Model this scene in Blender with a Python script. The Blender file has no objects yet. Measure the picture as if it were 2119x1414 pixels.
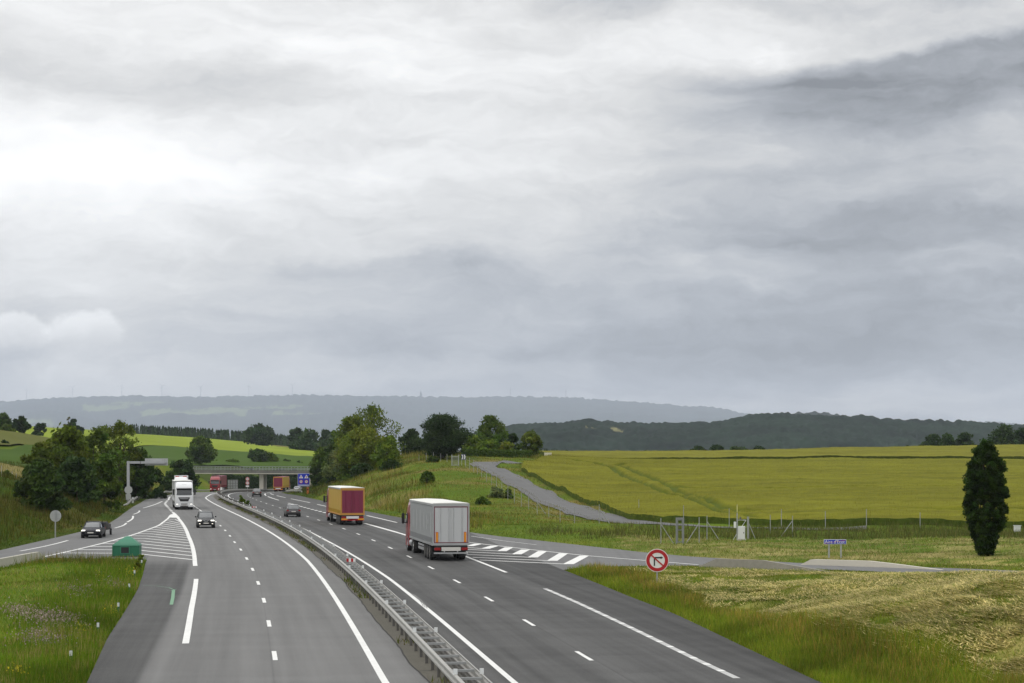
import bpy, bmesh, math, random
import numpy as np
from mathutils import Vector, Matrix, geometry

random.seed(7)
RNG = np.random.default_rng(11)
C = bpy.context.scene.collection
PI = math.pi
R = math.radians

# ------------------------------------------------------------------ camera
FPX, CX, HY, CAMZ = 3880.0, 1059.5, 951.0, 7.0      # focal length, principal point of the 2119 px wide photograph, eye height
cam_d = bpy.data.cameras.new('camera')
cam_d.sensor_width = 36.0
cam_d.lens = 36.0 * FPX / 2119.0
cam_d.shift_y = (HY - 707.0) / 2119.0
cam_d.clip_start = 0.5
cam_d.clip_end = 60000
cam = bpy.data.objects.new('camera', cam_d)
C.objects.link(cam)
cam.location = (0, 0, CAMZ)
cam.rotation_euler = (R(90), 0, 0)
bpy.context.scene.camera = cam

sc = bpy.context.scene
sc.view_settings.view_transform = 'Standard'
sc.view_settings.look = 'None'
sc.view_settings.exposure = 0.0
sc.view_settings.gamma = 1.0
sc.render.engine = 'CYCLES'
sc.cycles.use_denoising = True
sc.cycles.use_adaptive_sampling = False
sc.cycles.max_bounces = 6
sc.cycles.transparent_max_bounces = 6
sc.cycles.volume_bounces = 0

# ------------------------------------------------------------------ world: overcast sky
SUN_EL, SUN_AZ = R(54), R(-125)          # azimuth measured from +Y towards +X
world = bpy.data.worlds.new('World')
sc.world = world
world.use_nodes = True
wt = world.node_tree
wt.nodes.clear()


class NX:
    """a socket with arithmetic, to write node maths as formulas"""
    def __init__(self, tree, sock):
        self.t, self.s = tree, sock

    def _m(self, op, *a, clamp=False):
        n = self.t.nodes.new('ShaderNodeMath')
        n.operation = op
        n.use_clamp = clamp
        for i, v in enumerate((self,) + a):
            if isinstance(v, NX):
                self.t.links.new(v.s, n.inputs[i])
            else:
                n.inputs[i].default_value = v
        return NX(self.t, n.outputs[0])

    def __add__(self, o): return self._m('ADD', o)
    __radd__ = __add__
    def __sub__(self, o): return self._m('SUBTRACT', o)
    def __rsub__(self, o): return (self * -1.0) + o
    def __mul__(self, o): return self._m('MULTIPLY', o)
    __rmul__ = __mul__
    def __truediv__(self, o): return self._m('DIVIDE', o)
    def exp(self): return self._m('EXPONENT')
    def clamp(self): return self._m('ADD', 0.0, clamp=True)
    def step(self, a, b):
        n = self.t.nodes.new('ShaderNodeMapRange')
        n.interpolation_type = 'SMOOTHSTEP'
        self.t.links.new(self.s, n.inputs[0])
        n.inputs[1].default_value = a
        n.inputs[2].default_value = b
        return NX(self.t, n.outputs[0])
    def ramp(self, stops):
        n = self.t.nodes.new('ShaderNodeValToRGB')
        n.color_ramp.interpolation = 'B_SPLINE'
        lo, hi = stops[0][0], stops[-1][0]
        x = (self - lo) / (hi - lo)
        self.t.links.new(x.s, n.inputs[0])
        e = n.color_ramp.elements
        while len(e) < len(stops):
            e.new(0.5)
        for el, (p, v) in zip(e, stops):
            el.position = (p - lo) / (hi - lo)
            el.color = (v, v, v, 1)
        sp = self.t.nodes.new('ShaderNodeSeparateColor')
        self.t.links.new(n.outputs[0], sp.inputs[0])
        return NX(self.t, sp.outputs[0])


def nx_combine(t, a, b, c=0.0):
    n = t.nodes.new('ShaderNodeCombineXYZ')
    for i, v in enumerate((a, b, c)):
        if isinstance(v, NX):
            t.links.new(v.s, n.inputs[i])
        else:
            n.inputs[i].default_value = v
    return NX(t, n.outputs[0])


def nx_noise(t, vec, scale, detail=4.0, rough=0.5, dist=0.0):
    n = t.nodes.new('ShaderNodeTexNoise')
    n.inputs['Scale'].default_value = scale
    n.inputs['Detail'].default_value = detail
    n.inputs['Roughness'].default_value = rough
    n.inputs['Distortion'].default_value = dist
    if vec is not None:
        t.links.new(vec.s if isinstance(vec, NX) else vec, n.inputs['Vector'])
    return NX(t, n.outputs[0])


def build_sky():
    t = wt
    out = t.nodes.new('ShaderNodeOutputWorld')
    bg = t.nodes.new('ShaderNodeBackground')
    bg.inputs[1].default_value = 0.1
    tc = t.nodes.new('ShaderNodeTexCoord')
    sep = t.nodes.new('ShaderNodeSeparateXYZ')
    t.links.new(tc.outputs['Generated'], sep.inputs[0])
    x, y, z = (NX(t, sep.outputs[i]) for i in range(3))
    az = x._m('ARCTAN2', y)
    hor = (x * x + y * y)._m('SQRT')
    el = z._m('ARCTAN2', hor)
    # wind-drawn warping of the cloud deck
    w1 = nx_noise(t, nx_combine(t, az * 1.0, el * 2.4, 3.1), 7.0, 5, 0.55)
    w2 = nx_noise(t, nx_combine(t, az * 1.0, el * 2.0, 9.7), 9.0, 6, 0.6)
    az_w = az + (w1 - 0.5) * 0.16
    el_w = el + (w2 - 0.5) * 0.055

    def A(px): return (px - CX) / FPX
    def E_(py): return (HY - py) / FPX
    left = el_w.ramp([(0.0, .66), (.03, .66), (.06, .70), (.09, .86), (.13, .98), (.155, 1.02), (.19, .88), (.22, .96), (.26, .94), (.34, .9)])
    mid = el_w.ramp([(0.0, .56), (.03, .58), (.06, .49), (.09, .58), (.12, .70), (.155, .86), (.19, .92), (.22, .90), (.26, .76), (.34, .8)])
    right = el_w.ramp([(0.0, .54), (.03, .53), (.055, .40), (.09, .45), (.12, .48), (.155, .56), (.19, .58), (.22, .70), (.26, .72), (.34, .8)])
    kl = az_w.step(-0.24, -0.02)
    kr = az_w.step(0.0, 0.20)
    base = left * (1.0 - kl) + mid * kl
    base = base * (1.0 - kr) + right * kr
    blobs = [  # px, py, half width, half height, amount
        (430, 205, 260, 40, -.15), (60, 150, 160, 40, -.08), (300, 400, 330, 60, .16), (820, 350, 140, 30, .12), (1255, 15, 190, 45, -.22),
        (1580, 95, 240, 40, .15), (1650, 740, 330, 38, -.07), (1000, 735, 300, 36, -.05),
        (1960, 805, 190, 22, .14), (820, 560, 420, 22, -.08), (40, 745, 110, 50, -.09),
        (1260, 755, 50, 20, .10), (1500, 560, 260, 30, .07), (2060, 330, 120, 40, .04), (560, 770, 300, 30, .06),
        (1900, 470, 200, 30, -.05), (600, 110, 200, 40, .07), (2050, 20, 100, 40, -.12), (1750, 838, 330, 22, .12), (2060, 860, 120, 14, .08),
    ]
    val = base
    for px, py, sx, sy, amp in blobs:
        da = (az_w - A(px)) * (FPX / sx)
        de = (el_w - E_(py)) * (FPX / sy)
        val = val + ((da * da + de * de) * -0.7).exp() * amp
    # long dark cloud bank with a crisp upper edge, upper right
    az_b = az + (w1 - 0.5) * 0.03
    el_b = el + (w2 - 0.5) * 0.020 + (nx_noise(t, nx_combine(t, az, el * 1.5, 1.0), 60.0, 4, 0.55) - 0.5) * 0.006
    q = az_b - 0.11
    edge = q * q * 0.45 + (az_b - 0.07) * 0.04 + 0.2035
    dd = edge - el_b
    bank = dd.step(-0.001, 0.007) * (1.0 - dd.step(0.020, 0.050)) * az_b.step(0.055, 0.16)
    val = val - bank * 0.25
    # heaped white cumulus, far left
    n3 = nx_noise(t, nx_combine(t, az, el, 5.0), 34.0, 6, 0.6)
    n4 = nx_noise(t, nx_combine(t, az, el, 2.0), 95.0, 5, 0.6)
    for px, py, sx, sy in ((55, 700, 70, 42), (190, 690, 85, 42)):
        da = (az - A(px)) * (FPX / sx)
        de = (el - E_(py)) * (FPX / sy)
        rr = da * da + de * de + (n3 - 0.5) * 2.6 + (n4 - 0.5) * 1.1
        val = val + (1.0 - rr.step(0.45, 1.15)) * el.step(E_(745), E_(650)) * 0.24
    fb = nx_noise(t, nx_combine(t, az_w, el_w * 2.6, 0.5), 11.0, 9, 0.58)
    fb2 = nx_noise(t, nx_combine(t, az_w, el_w * 3.2, 7.5), 34.0, 6, 0.55)
    fb3 = nx_noise(t, nx_combine(t, az_w, el_w * 2.4, 2.5), 90.0, 5, 0.6)
    lay = nx_noise(t, nx_combine(t, az * 1.0 + el * 0.9, el_w * 7.5, 6.3), 8.0, 6, 0.52)
    val = val + (lay - 0.5) * 0.30
    val = val + (fb - 0.5) * 0.42 + (fb2 - 0.5) * 0.17 + (fb3 - 0.5) * 0.05
    # the deck is brighter overhead, as under any overcast
    val = (val - 0.70) * 1.28 + 0.725
    val = val + el.step(0.30, 1.3) * 1.05
    val = val._m('MAXIMUM', 0.25)
    # thick cloud is bluer
    k = val.step(0.35, 0.85)
    sky = t.nodes.new('ShaderNodeTexSky')
    sky.sky_type = 'NISHITA'
    sky.sun_disc = False
    sky.sun_elevation = SUN_EL
    sky.sun_rotation = SUN_AZ
    mix = t.nodes.new('ShaderNodeMix')
    mix.data_type = 'RGBA'
    t.links.new(k.s, mix.inputs['Factor'])
    mix.inputs['A'].default_value = (.955, 1.0, 1.075, 1)
    mix.inputs['B'].default_value = (1.0, 1.0, .992, 1)
    sc_ = t.nodes.new('ShaderNodeVectorMath')
    sc_.operation = 'SCALE'
    t.links.new(mix.outputs['Result'], sc_.inputs[0])
    t.links.new((val * 9.6).s, sc_.inputs['Scale'])
    m2 = t.nodes.new('ShaderNodeMix')
    m2.data_type = 'RGBA'
    m2.inputs['Factor'].default_value = 0.96
    t.links.new(sky.outputs[0], m2.inputs['A'])
    t.links.new(sc_.outputs[0], m2.inputs['B'])
    t.links.new(m2.outputs['Result'], bg.inputs[0])
    t.links.new(bg.outputs[0], out.inputs[0])


build_sky()
world.cycles.sampling_method = 'MANUAL'
world.cycles.sample_map_resolution = 512

sun_d = bpy.data.lights.new('sun', 'SUN')
sun_d.energy = 0.85
sun_d.angle = R(16)
sun_d.color = (1.0, .96, .9)
sun = bpy.data.objects.new('sun', sun_d)
C.objects.link(sun)
sdir = Vector((math.sin(SUN_AZ) * math.cos(SUN_EL), math.cos(SUN_AZ) * math.cos(SUN_EL), math.sin(SUN_EL)))
sun.rotation_euler = (-sdir).to_track_quat('-Z', 'Y').to_euler()

# ------------------------------------------------------------------ materials
MATS = {}


def mat(name, col, rough=0.6, metal=0.0, var=0.12, scale=6.0, bump=0.0, spec=0.5, coat=0.0, emit=0.0):
    """a procedural material: base colour broken up by two sizes of noise"""
    if name in MATS:
        return MATS[name]
    m = bpy.data.materials.new(name)
    m.use_nodes = True
    t = m.node_tree
    b = t.nodes['Principled BSDF']
    b.inputs['Roughness'].default_value = rough
    b.inputs['Metallic'].default_value = metal
    b.inputs['Specular IOR Level'].default_value = spec
    b.inputs['Coat Weight'].default_value = coat
    tc = t.nodes.new('ShaderNodeTexCoord')
    n = nx_noise(t, tc.outputs['Object'], scale, 5, .6)
    n2 = nx_noise(t, tc.outputs['Object'], scale * 0.17, 3, .5)
    f = (n * 0.6 + n2 * 0.4 - 0.5) * (2 * var) + 1.0
    s = t.nodes.new('ShaderNodeVectorMath')
    s.operation = 'SCALE'
    s.inputs[0].default_value = col[:3]
    t.links.new(f.s, s.inputs['Scale'])
    t.links.new(s.outputs[0], b.inputs['Base Color'])
    if bump:
        bp = t.nodes.new('ShaderNodeBump')
        bp.inputs['Strength'].default_value = bump
        t.links.new(n.s, bp.inputs['Height'])
        t.links.new(bp.outputs[0], b.inputs['Normal'])
    if emit:
        b.inputs['Emission Color'].default_value = (1, .95, .85, 1)
        b.inputs['Emission Strength'].default_value = emit
    MATS[name] = m
    return m


def mat_leaf(name, transl=0.3, rough=0.6, var=0.25, nscale=0.6):
    """foliage: colour comes from the mesh's own leaf colours"""
    if name in MATS:
        return MATS[name]
    m = bpy.data.materials.new(name)
    m.use_nodes = True
    t = m.node_tree
    out = t.nodes['Material Output']
    b = t.nodes['Principled BSDF']
    b.inputs['Roughness'].default_value = rough
    b.inputs['Specular IOR Level'].default_value = 0.15
    at = t.nodes.new('ShaderNodeAttribute')
    at.attribute_name = 'Col'
    tc = t.nodes.new('ShaderNodeTexCoord')
    n = nx_noise(t, tc.outputs['Object'], nscale, 4, .6)
    s = t.nodes.new('ShaderNodeVectorMath')
    s.operation = 'SCALE'
    t.links.new(at.outputs['Color'], s.inputs[0])
    t.links.new(((n - .5) * (2 * var) + 1.0).s, s.inputs['Scale'])
    t.links.new(s.outputs[0], b.inputs['Base Color'])
    tr = t.nodes.new('ShaderNodeBsdfTranslucent')
    t.links.new(s.outputs[0], tr.inputs[0])
    mx = t.nodes.new('ShaderNodeMixShader')
    mx.inputs[0].default_value = transl
    t.links.new(b.outputs[0], mx.inputs[1])
    t.links.new(tr.outputs[0], mx.inputs[2])
    t.links.new(mx.outputs[0], out.inputs[0])
    MATS[name] = m
    return m


def mat_ground(name, var=0.35, scales=(2.2, 0.35), bump=0.5):
    """soil and turf: the mesh's own colours, broken up by noise, with bumps"""
    m = bpy.data.materials.new(name)
    m.use_nodes = True
    t = m.node_tree
    b = t.nodes['Principled BSDF']
    b.inputs['Roughness'].default_value = .95
    b.inputs['Specular IOR Level'].default_value = 0.05
    at = t.nodes.new('ShaderNodeAttribute')
    at.attribute_name = 'Col'
    tc = t.nodes.new('ShaderNodeTexCoord')
    n = nx_noise(t, tc.outputs['Object'], scales[0], 6, .7)
    n2 = nx_noise(t, tc.outputs['Object'], scales[1], 5, .6)
    s = t.nodes.new('ShaderNodeVectorMath')
    s.operation = 'SCALE'
    t.links.new(at.outputs['Color'], s.inputs[0])
    t.links.new(((n * .5 + n2 * .5 - .5) * (2.4 * var) + 1.0).s, s.inputs['Scale'])
    t.links.new(s.outputs[0], b.inputs['Base Color'])
    bp = t.nodes.new('ShaderNodeBump')
    bp.inputs['Strength'].default_value = bump
    bp.inputs['Distance'].default_value = 0.3
    t.links.new(n.s, bp.inputs['Height'])
    t.links.new(bp.outputs[0], b.inputs['Normal'])
    return m


# ------------------------------------------------------------------ mesh helpers
def mesh_arrays(name, V, F, m=None, parent=None, col=None, smooth=False, mats=None, midx=None, uv=None):
    V = np.asarray(V, dtype=np.float32)
    me = bpy.data.meshes.new(name)
    me.vertices.add(len(V))
    me.vertices.foreach_set('co', V.ravel())
    if isinstance(F, np.ndarray):
        k = F.shape[1]
        me.loops.add(F.size)
        me.loops.foreach_set('vertex_index', F.astype(np.int32).ravel())
        me.polygons.add(len(F))
        me.polygons.foreach_set('loop_start', np.arange(0, F.size, k, dtype=np.int32))
    else:
        tot = [len(f) for f in F]
        me.loops.add(sum(tot))
        me.loops.foreach_set('vertex_index', np.array([i for f in F for i in f], dtype=np.int32))
        me.polygons.add(len(F))
        me.polygons.foreach_set('loop_start', np.cumsum([0] + tot[:-1]).astype(np.int32))
    if smooth:
        me.polygons.foreach_set('use_smooth', np.ones(len(me.polygons), dtype=bool))
    for q in (mats or ([m] if m else [])):
        me.materials.append(q)
    if midx is not None:
        me.polygons.foreach_set('material_index', np.asarray(midx, dtype=np.int32))
    me.update(calc_edges=True)
    if col is not None:
        a = me.color_attributes.new('Col', 'FLOAT_COLOR', 'POINT')
        c4 = np.ones((len(V), 4), dtype=np.float32)
        c4[:, :3] = col
        a.data.foreach_set('color', c4.ravel())
    if uv is not None:
        u = me.uv_layers.new(name='UVMap')
        vi = np.empty(len(me.loops), dtype=np.int32)
        me.loops.foreach_get('vertex_index', vi)
        u.data.foreach_set('uv', np.asarray(uv, dtype=np.float32)[vi].ravel())
    me.validate()
    o = bpy.data.objects.new(name, me)
    C.objects.link(o)
    if parent:
        o.parent = parent
    return o


class MB:
    """collects shapes and links them as ONE mesh object"""
    def __init__(self):
        self.V, self.F, self.I = [], [], []
        self.mi = 0

    def add(self, V, F):
        o = len(self.V)
        self.V += [tuple(v) for v in V]
        self.F += [tuple(i + o for i in f) for f in F]
        self.I += [self.mi] * len(F)
        return self

    def box(self, x0, x1, y0, y1, z0, z1, rz=0.0, rx=0.0, ry=0.0):
        c = Vector(((x0 + x1) / 2, (y0 + y1) / 2, (z0 + z1) / 2))
        h = ((x1 - x0) / 2, (y1 - y0) / 2, (z1 - z0) / 2)
        M = Matrix.Rotation(rz, 3, 'Z') @ Matrix.Rotation(ry, 3, 'Y') @ Matrix.Rotation(rx, 3, 'X')
        V = [c + M @ Vector((sx * h[0], sy * h[1], sz * h[2])) for sz in (-1, 1) for sy in (-1, 1) for sx in (-1, 1)]
        return self.add(V, [(0, 2, 3, 1), (4, 5, 7, 6), (0, 1, 5, 4), (1, 3, 7, 5), (3, 2, 6, 7), (2, 0, 4, 6)])

    def tube(self, p0, p1, r0, r1=None, n=10):
        r1 = r0 if r1 is None else r1
        p0, p1 = Vector(p0), Vector(p1)
        d = (p1 - p0).normalized()
        a = d.orthogonal().normalized()
        b = d.cross(a)
        V = []
        for p, r in ((p0, r0), (p1, r1)):
            for k in range(n):
                t = 2 * PI * k / n
                V.append(p + (a * math.cos(t) + b * math.sin(t)) * r)
        F = [(k, (k + 1) % n, n + (k + 1) % n, n + k) for k in range(n)]
        F += [tuple(range(n - 1, -1, -1)), tuple(range(n, 2 * n))]
        return self.add(V, F)

    def loft(self, rings, closed=True, caps=True):
        n = len(rings[0])
        V = [p for r in rings for p in r]
        F = []
        for i in range(len(rings) - 1):
            for k in range(n if closed else n - 1):
                F.append((i * n + k, i * n + (k + 1) % n, (i + 1) * n + (k + 1) % n, (i + 1) * n + k))
        if caps:
            F.append(tuple(range(n - 1, -1, -1)))
            F.append(tuple((len(rings) - 1) * n + k for k in range(n)))
        return self.add(V, F)

    def disc(self, c, r, y_front, y_back, n=32, r_in=None):
        """a round plate facing -Y"""
        cx, cz = c
        ang = [2 * PI * k / n for k in range(n)]
        P = lambda rr, y: [(cx + rr * math.cos(a), y, cz + rr * math.sin(a)) for a in ang]
        if r_in is None:
            return self.loft([P(r, y_back), P(r, y_front)])
        rings = [P(r, y_back), P(r, y_front), P(r_in, y_front), P(r_in, y_back), P(r, y_back)]
        return self.loft(rings, caps=False)

    def build(self, name, m, parent=None, bevel=0.0, smooth=False, loc=None):
        ms = m if isinstance(m, (list, tuple)) else [m]
        me = bpy.data.meshes.new(name)
        me.from_pydata(self.V, [], self.F)
        for q in ms:
            me.materials.append(q)
        me.polygons.foreach_set('material_index', np.array(self.I, dtype=np.int32))
        bm = bmesh.new()
        bm.from_mesh(me)
        bmesh.ops.recalc_face_normals(bm, faces=bm.faces)
        if bevel:
            es = [e for e in bm.edges if len(e.link_faces) == 2 and e.calc_face_angle(0) > R(35)]
            bmesh.ops.bevel(bm, geom=es, offset=bevel, segments=2, affect='EDGES', clamp_overlap=True)
        bm.to_mesh(me)
        bm.free()
        if smooth:
            me.polygons.foreach_set('use_smooth', np.ones(len(me.polygons), dtype=bool))
            if hasattr(me, 'set_sharp_from_angle'):
                me.set_sharp_from_angle(angle=R(40))
        me.update()
        o = bpy.data.objects.new(name, me)
        C.objects.link(o)
        if parent:
            o.parent = parent
        if loc:
            o.location = loc
        return o


def tag(o, label=None, cat=None, group=None, kind=None):
    if label:
        o['label'] = label
    if cat:
        o['category'] = cat
    if group:
        o['group'] = group
    if kind:
        o['kind'] = kind
    return o


def thing(name, label, cat, loc, rz=0.0, group=None):
    o = bpy.data.objects.new(name, None)
    o.empty_display_size = 0.3
    C.objects.link(o)
    o.location = loc
    o.rotation_euler = (0, 0, rz)
    return tag(o, label, cat, group)


def copy_tree(o, parent=None):
    c = o.copy()
    C.objects.link(c)
    c.parent = parent
    for ch in list(o.children):
        copy_tree(ch, c)
    return c


def text_mesh(s, size, m, parent, loc, rot, name='lettering', depth=0.004, sx=1.0):
    cu = bpy.data.curves.new(name, 'FONT')
    cu.body = s
    cu.size = size
    cu.align_x = 'CENTER'
    cu.align_y = 'CENTER'
    cu.extrude = depth
    tmp = bpy.data.objects.new('tmp_text', cu)
    C.objects.link(tmp)
    dg = bpy.context.evaluated_depsgraph_get()
    me = bpy.data.meshes.new_from_object(tmp.evaluated_get(dg))
    bpy.data.objects.remove(tmp)
    me.materials.clear()
    me.materials.append(m)
    o = bpy.data.objects.new(name, me)
    C.objects.link(o)
    o.parent = parent
    o.location = loc
    o.rotation_euler = rot
    o.scale = (sx, 1, 1)
    return o


# value noise for colours and heights
_T = RNG.random((256, 256)).astype(np.float32)


def vnoise(x, y, octaves=3, seed=0):
    x = np.asarray(x, dtype=np.float64) + seed * 17.31
    y = np.asarray(y, dtype=np.float64) + seed * 5.77
    r, a, tot = 0, 1.0, 0
    for _ in range(octaves):
        xi, yi = np.floor(x).astype(int), np.floor(y).astype(int)
        fx, fy = x - xi, y - yi
        fx, fy = fx * fx * (3 - 2 * fx), fy * fy * (3 - 2 * fy)
        g = lambda i, j: _T[(xi + i) & 255, (yi + j) & 255]
        r = r + a * ((g(0, 0) * (1 - fx) + g(1, 0) * fx) * (1 - fy) + (g(0, 1) * (1 - fx) + g(1, 1) * fx) * fy)
        tot += a
        a *= .5
        x, y = x * 2.03 + 7.1, y * 2.03 + 3.7
    return r / tot


def sstep(a, b, x):
    t = np.clip((np.asarray(x) - a) / (b - a), 0, 1)
    return t * t * (3 - 2 * t)


# ------------------------------------------------------------------ the motorway's line on the map
def zr(Y):
    """road level: flat, then a long dip beyond 300 m"""
    Y = np.asarray(Y, dtype=float)
    a = np.clip(Y - 300, 0, 200)
    return -4.1e-5 * a * a - np.maximum(0, Y - 500) * 0.0164


COEF = [-2.0977376037465776, 2.1397659712386448, 10.05557856964309, -0.8839596358087484, -41.19738561798758, -35.10723344532967]
_q1 = np.arange(40.0, 551.0, 1.0)
_x1 = np.polyval(COEF, (_q1 - 250) / 200)
_q0 = np.arange(-60.0, 40.0, 1.0)
_sl = (_x1[1] - _x1[0])
_x0 = _x1[0] + (_q0 - 40) * _sl
_a = np.arange(1.0, 330.0, 1.0)
_h0 = math.atan(_x1[-1] - _x1[-2])
_th = _h0 + _a / 600.0
_x2 = _x1[-1] + np.cumsum(np.sin(_th))
_y2 = _q1[-1] + np.cumsum(np.cos(_th))
CQ = np.concatenate([_q0, _q1, 550 + _a])
CXY = np.stack([np.concatenate([_x0, _x1, _x2]), np.concatenate([_q0, _q1, _y2])], 1)
_tan = np.gradient(CXY, axis=0)
_tan /= np.linalg.norm(_tan, axis=1)[:, None]
CN = np.stack([_tan[:, 1], -_tan[:, 0]], 1)      # unit normal to the right


def at_q(q, d):
    """world x, y at station q, d metres right of the median's middle"""
    q = np.asarray(q, dtype=float)
    x = np.interp(q, CQ, CXY[:, 0]) + d * np.interp(q, CQ, CN[:, 0])
    y = np.interp(q, CQ, CXY[:, 1]) + d * np.interp(q, CQ, CN[:, 1])
    return x, y


def heading(q):
    i = int(np.clip(np.searchsorted(CQ, q), 0, len(CQ) - 1))
    return math.atan2(-_tan[i, 0], _tan[i, 1])   # rotation about Z that turns +Y onto the direction of travel


def ground_at(px, py):
    """point of the road plane seen at a pixel of the photograph"""
    lo, hi, t = 20.0, 515.0, (py - HY) / FPX
    for _ in range(50):
        m = (lo + hi) / 2
        if (CAMZ - float(zr(m))) / m > t:
            lo = m
        else:
            hi = m
    return (px - CX) / FPX * m, m


def at_depth(px, py, Y):
    return (px - CX) / FPX * Y, Y, CAMZ - (py - HY) / FPX * Y


# pavement outline (stations, offsets)
DL = ([-60, 57, 60, 75, 90, 103, 129, 330, 345, 383, 900], [-11.3, -11.3, -11.35, -11.8, -11.95, -12.1, -12.7, -12.9, -12.2, -10.2, -10.4])
DR = ([-60, 50, 57, 67, 83, 94, 116, 150, 177, 222, 248, 306, 371, 440, 900], [11.2, 11.3, 11.4, 11.9, 12.8, 13.0, 13.7, 15.0, 16.8, 16.3, 15.8, 16.4, 15.9, 12.0, 12.0])
RAMP_L = [(-44.5, 60), (-42.0, 100), (-40.6, 125), (-39.45, 144.5), (-40.34, 158.8), (-41.05, 170.8), (-41.74, 181), (-43.7, 202.7), (-47.2, 224.5), (-51.5, 250), (-56, 277), (-60, 303), (-64.3, 329),
          (-60, 331), (-49.5, 282), (-36, 215), (-28, 165), (-24.2, 131), (-25.6, 130.3), (-33.3, 133.6), (-33.4, 131.8), (-33.56, 122.9), (-34.6, 100), (-36.5, 60)]
RAMP_R = [(3.2, 118.6), (4.6, 121.6), (7.5, 123.0), (12.3, 123.3), (18, 120.8), (26, 114.5), (38, 104), (58, 86), (61, 90.5), (42, 109), (30, 119.5), (19.32, 126.9), (12.9, 135.1), (9.86, 141.5), (3.7, 158.3), (-1, 170.3), (-4, 179.9), (-7, 190),
          (-9.5, 190), (-6, 172), (-2, 150), (0, 130)]


def poly_dist(P, X, Y):
    """signed distance to a polygon, negative inside"""
    P = np.asarray(P, float)
    Q = np.roll(P, -1, 0)
    best = np.full(X.shape, 1e9)
    ins = np.zeros(X.shape, bool)
    for (ax, ay), (bx, by) in zip(P, Q):
        dx, dy = bx - ax, by - ay
        t = np.clip(((X - ax) * dx + (Y - ay) * dy) / (dx * dx + dy * dy + 1e-12), 0, 1)
        best = np.minimum(best, (X - ax - t * dx) ** 2 + (Y - ay - t * dy) ** 2)
        if by != ay:
            c = ((ay > Y) != (by > Y)) & (X < (bx - ax) * (Y - ay) / (by - ay) + ax)
            ins ^= c
    d = np.sqrt(best)
    return np.where(ins, -d, d)


def line_coords(X, Y):
    """station and offset of points relative to the median's middle"""
    X, Y = np.ravel(X), np.ravel(Y)
    q = np.empty(len(X))
    d = np.empty(len(X))
    S = CXY[::2]
    SN, SQ = CN[::2], CQ[::2]
    for i in range(0, len(X), 20000):
        a = slice(i, i + 20000)
        D2 = (X[a, None] - S[None, :, 0]) ** 2 + (Y[a, None] - S[None, :, 1]) ** 2
        k = D2.argmin(1)
        q[a] = SQ[k]
        d[a] = (X[a] - S[k, 0]) * SN[k, 0] + (Y[a] - S[k, 1]) * SN[k, 1]
    return q, d


def pave_dist(X, Y):
    X, Y = np.ravel(np.asarray(X, float)), np.ravel(np.asarray(Y, float))
    q, d = line_coords(X, Y)
    m = np.maximum(np.interp(q, *DL) - d, d - np.interp(q, *DR))
    return np.minimum(np.minimum(m, poly_dist(RAMP_L, X, Y)), poly_dist(RAMP_R, X, Y))


# ------------------------------------------------------------------ terrain
# fence posts beside the service road: photo x, foot y, distance
FENCE = [(1240, 1082, 190), (1189, 1086, 197), (1159, 1079, 208), (1135.6, 1072, 217), (1111.6, 1063, 226), (1094, 1058, 233), (1079, 1052, 241), (1064.4, 1043, 250),
         (1051, 1034, 256), (1038.5, 1024, 262), (1027.4, 1013, 270), (1017.5, 1004, 277), (1006.7, 996, 284), (996.7, 987, 291), (988, 981, 298), (980, 975, 304), (971.5, 971.5, 309), (963.7, 968.5, 314)]
LANE = [(1075, 957.6, 362), (1045, 958, 356), (1018, 960, 349), (998, 963.5, 339), (998, 968, 328), (1030, 981, 308), (1075, 1003, 284), (1130, 1034, 260), (1200, 1062, 229), (1300, 1080, 207),
        (1420, 1092, 192), (1560, 1095, 188), (1800, 1097, 186), (2119, 1099, 184), (2500, 1100, 183)]
CTRL = []
for q in range(-40, 820, 30):
    for dd in (-17, 17):
        if 60 < q < 330 and dd < 0:
            continue
        if 90 < q < 190 and dd > 0:
            continue
        x, y = at_q(q, dd)
        CTRL.append((float(x), float(y), float(zr(y)) + 0.1))
for x, y in RAMP_L[:13]:
    CTRL.append((x - 1.5, y, 0.05))
for x, y in RAMP_R[8:17]:
    CTRL.append((x + 1, y + 1.5, 0.05))
for f in FENCE:
    CTRL.append(at_depth(*f))
for f in LANE:
    CTRL.append(at_depth(*f))
CTRL += [(-50, 60, 2.2), (-50, 100, 3.0), (-51, 140, 3.8), (-52, 170, 4.0), (-56, 205, 4.3), (-60, 228, 4.4), (-68, 255, 4.5), (-74, 290, 4.7), (-81, 340, 4.8), (-88, 400, 4.8), (-95, 460, 5.0), (-100, 525, 5.2), (-91, 525, 4.2),
         (-75, 140, 4.6), (-75, 200, 5.2), (-90, 255, 5.6), (-105, 340, 6.5), (-100, 60, 3.5), (-150, 120, 6)]
CTRL += [at_depth(*p) for p in ((20, 965, 300), (20, 935, 420), (20, 915, 500), (20, 893, 620), (64, 884, 950), (150, 933, 430), (300, 955, 520), (300, 922, 780), (287, 900, 1200), (500, 966, 640), (400, 966, 640),
                                (445, 936, 850), (507, 916, 1250), (403, 907, 1230), (653, 951, 800), (662, 934, 1100), (580, 930, 1130), (160, 889, 1100), (760, 948, 760), (900, 944, 640), (1000, 944, 600))]
CTRL += [(-300, 300, 10), (-260, 450, 14), (-300, 620, 22), (-500, 900, 33), (-600, 1300, 30), (-800, 600, 30)]
def under(p, h):
    x, y, z = at_depth(*p)
    return x, y, z - h


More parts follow.
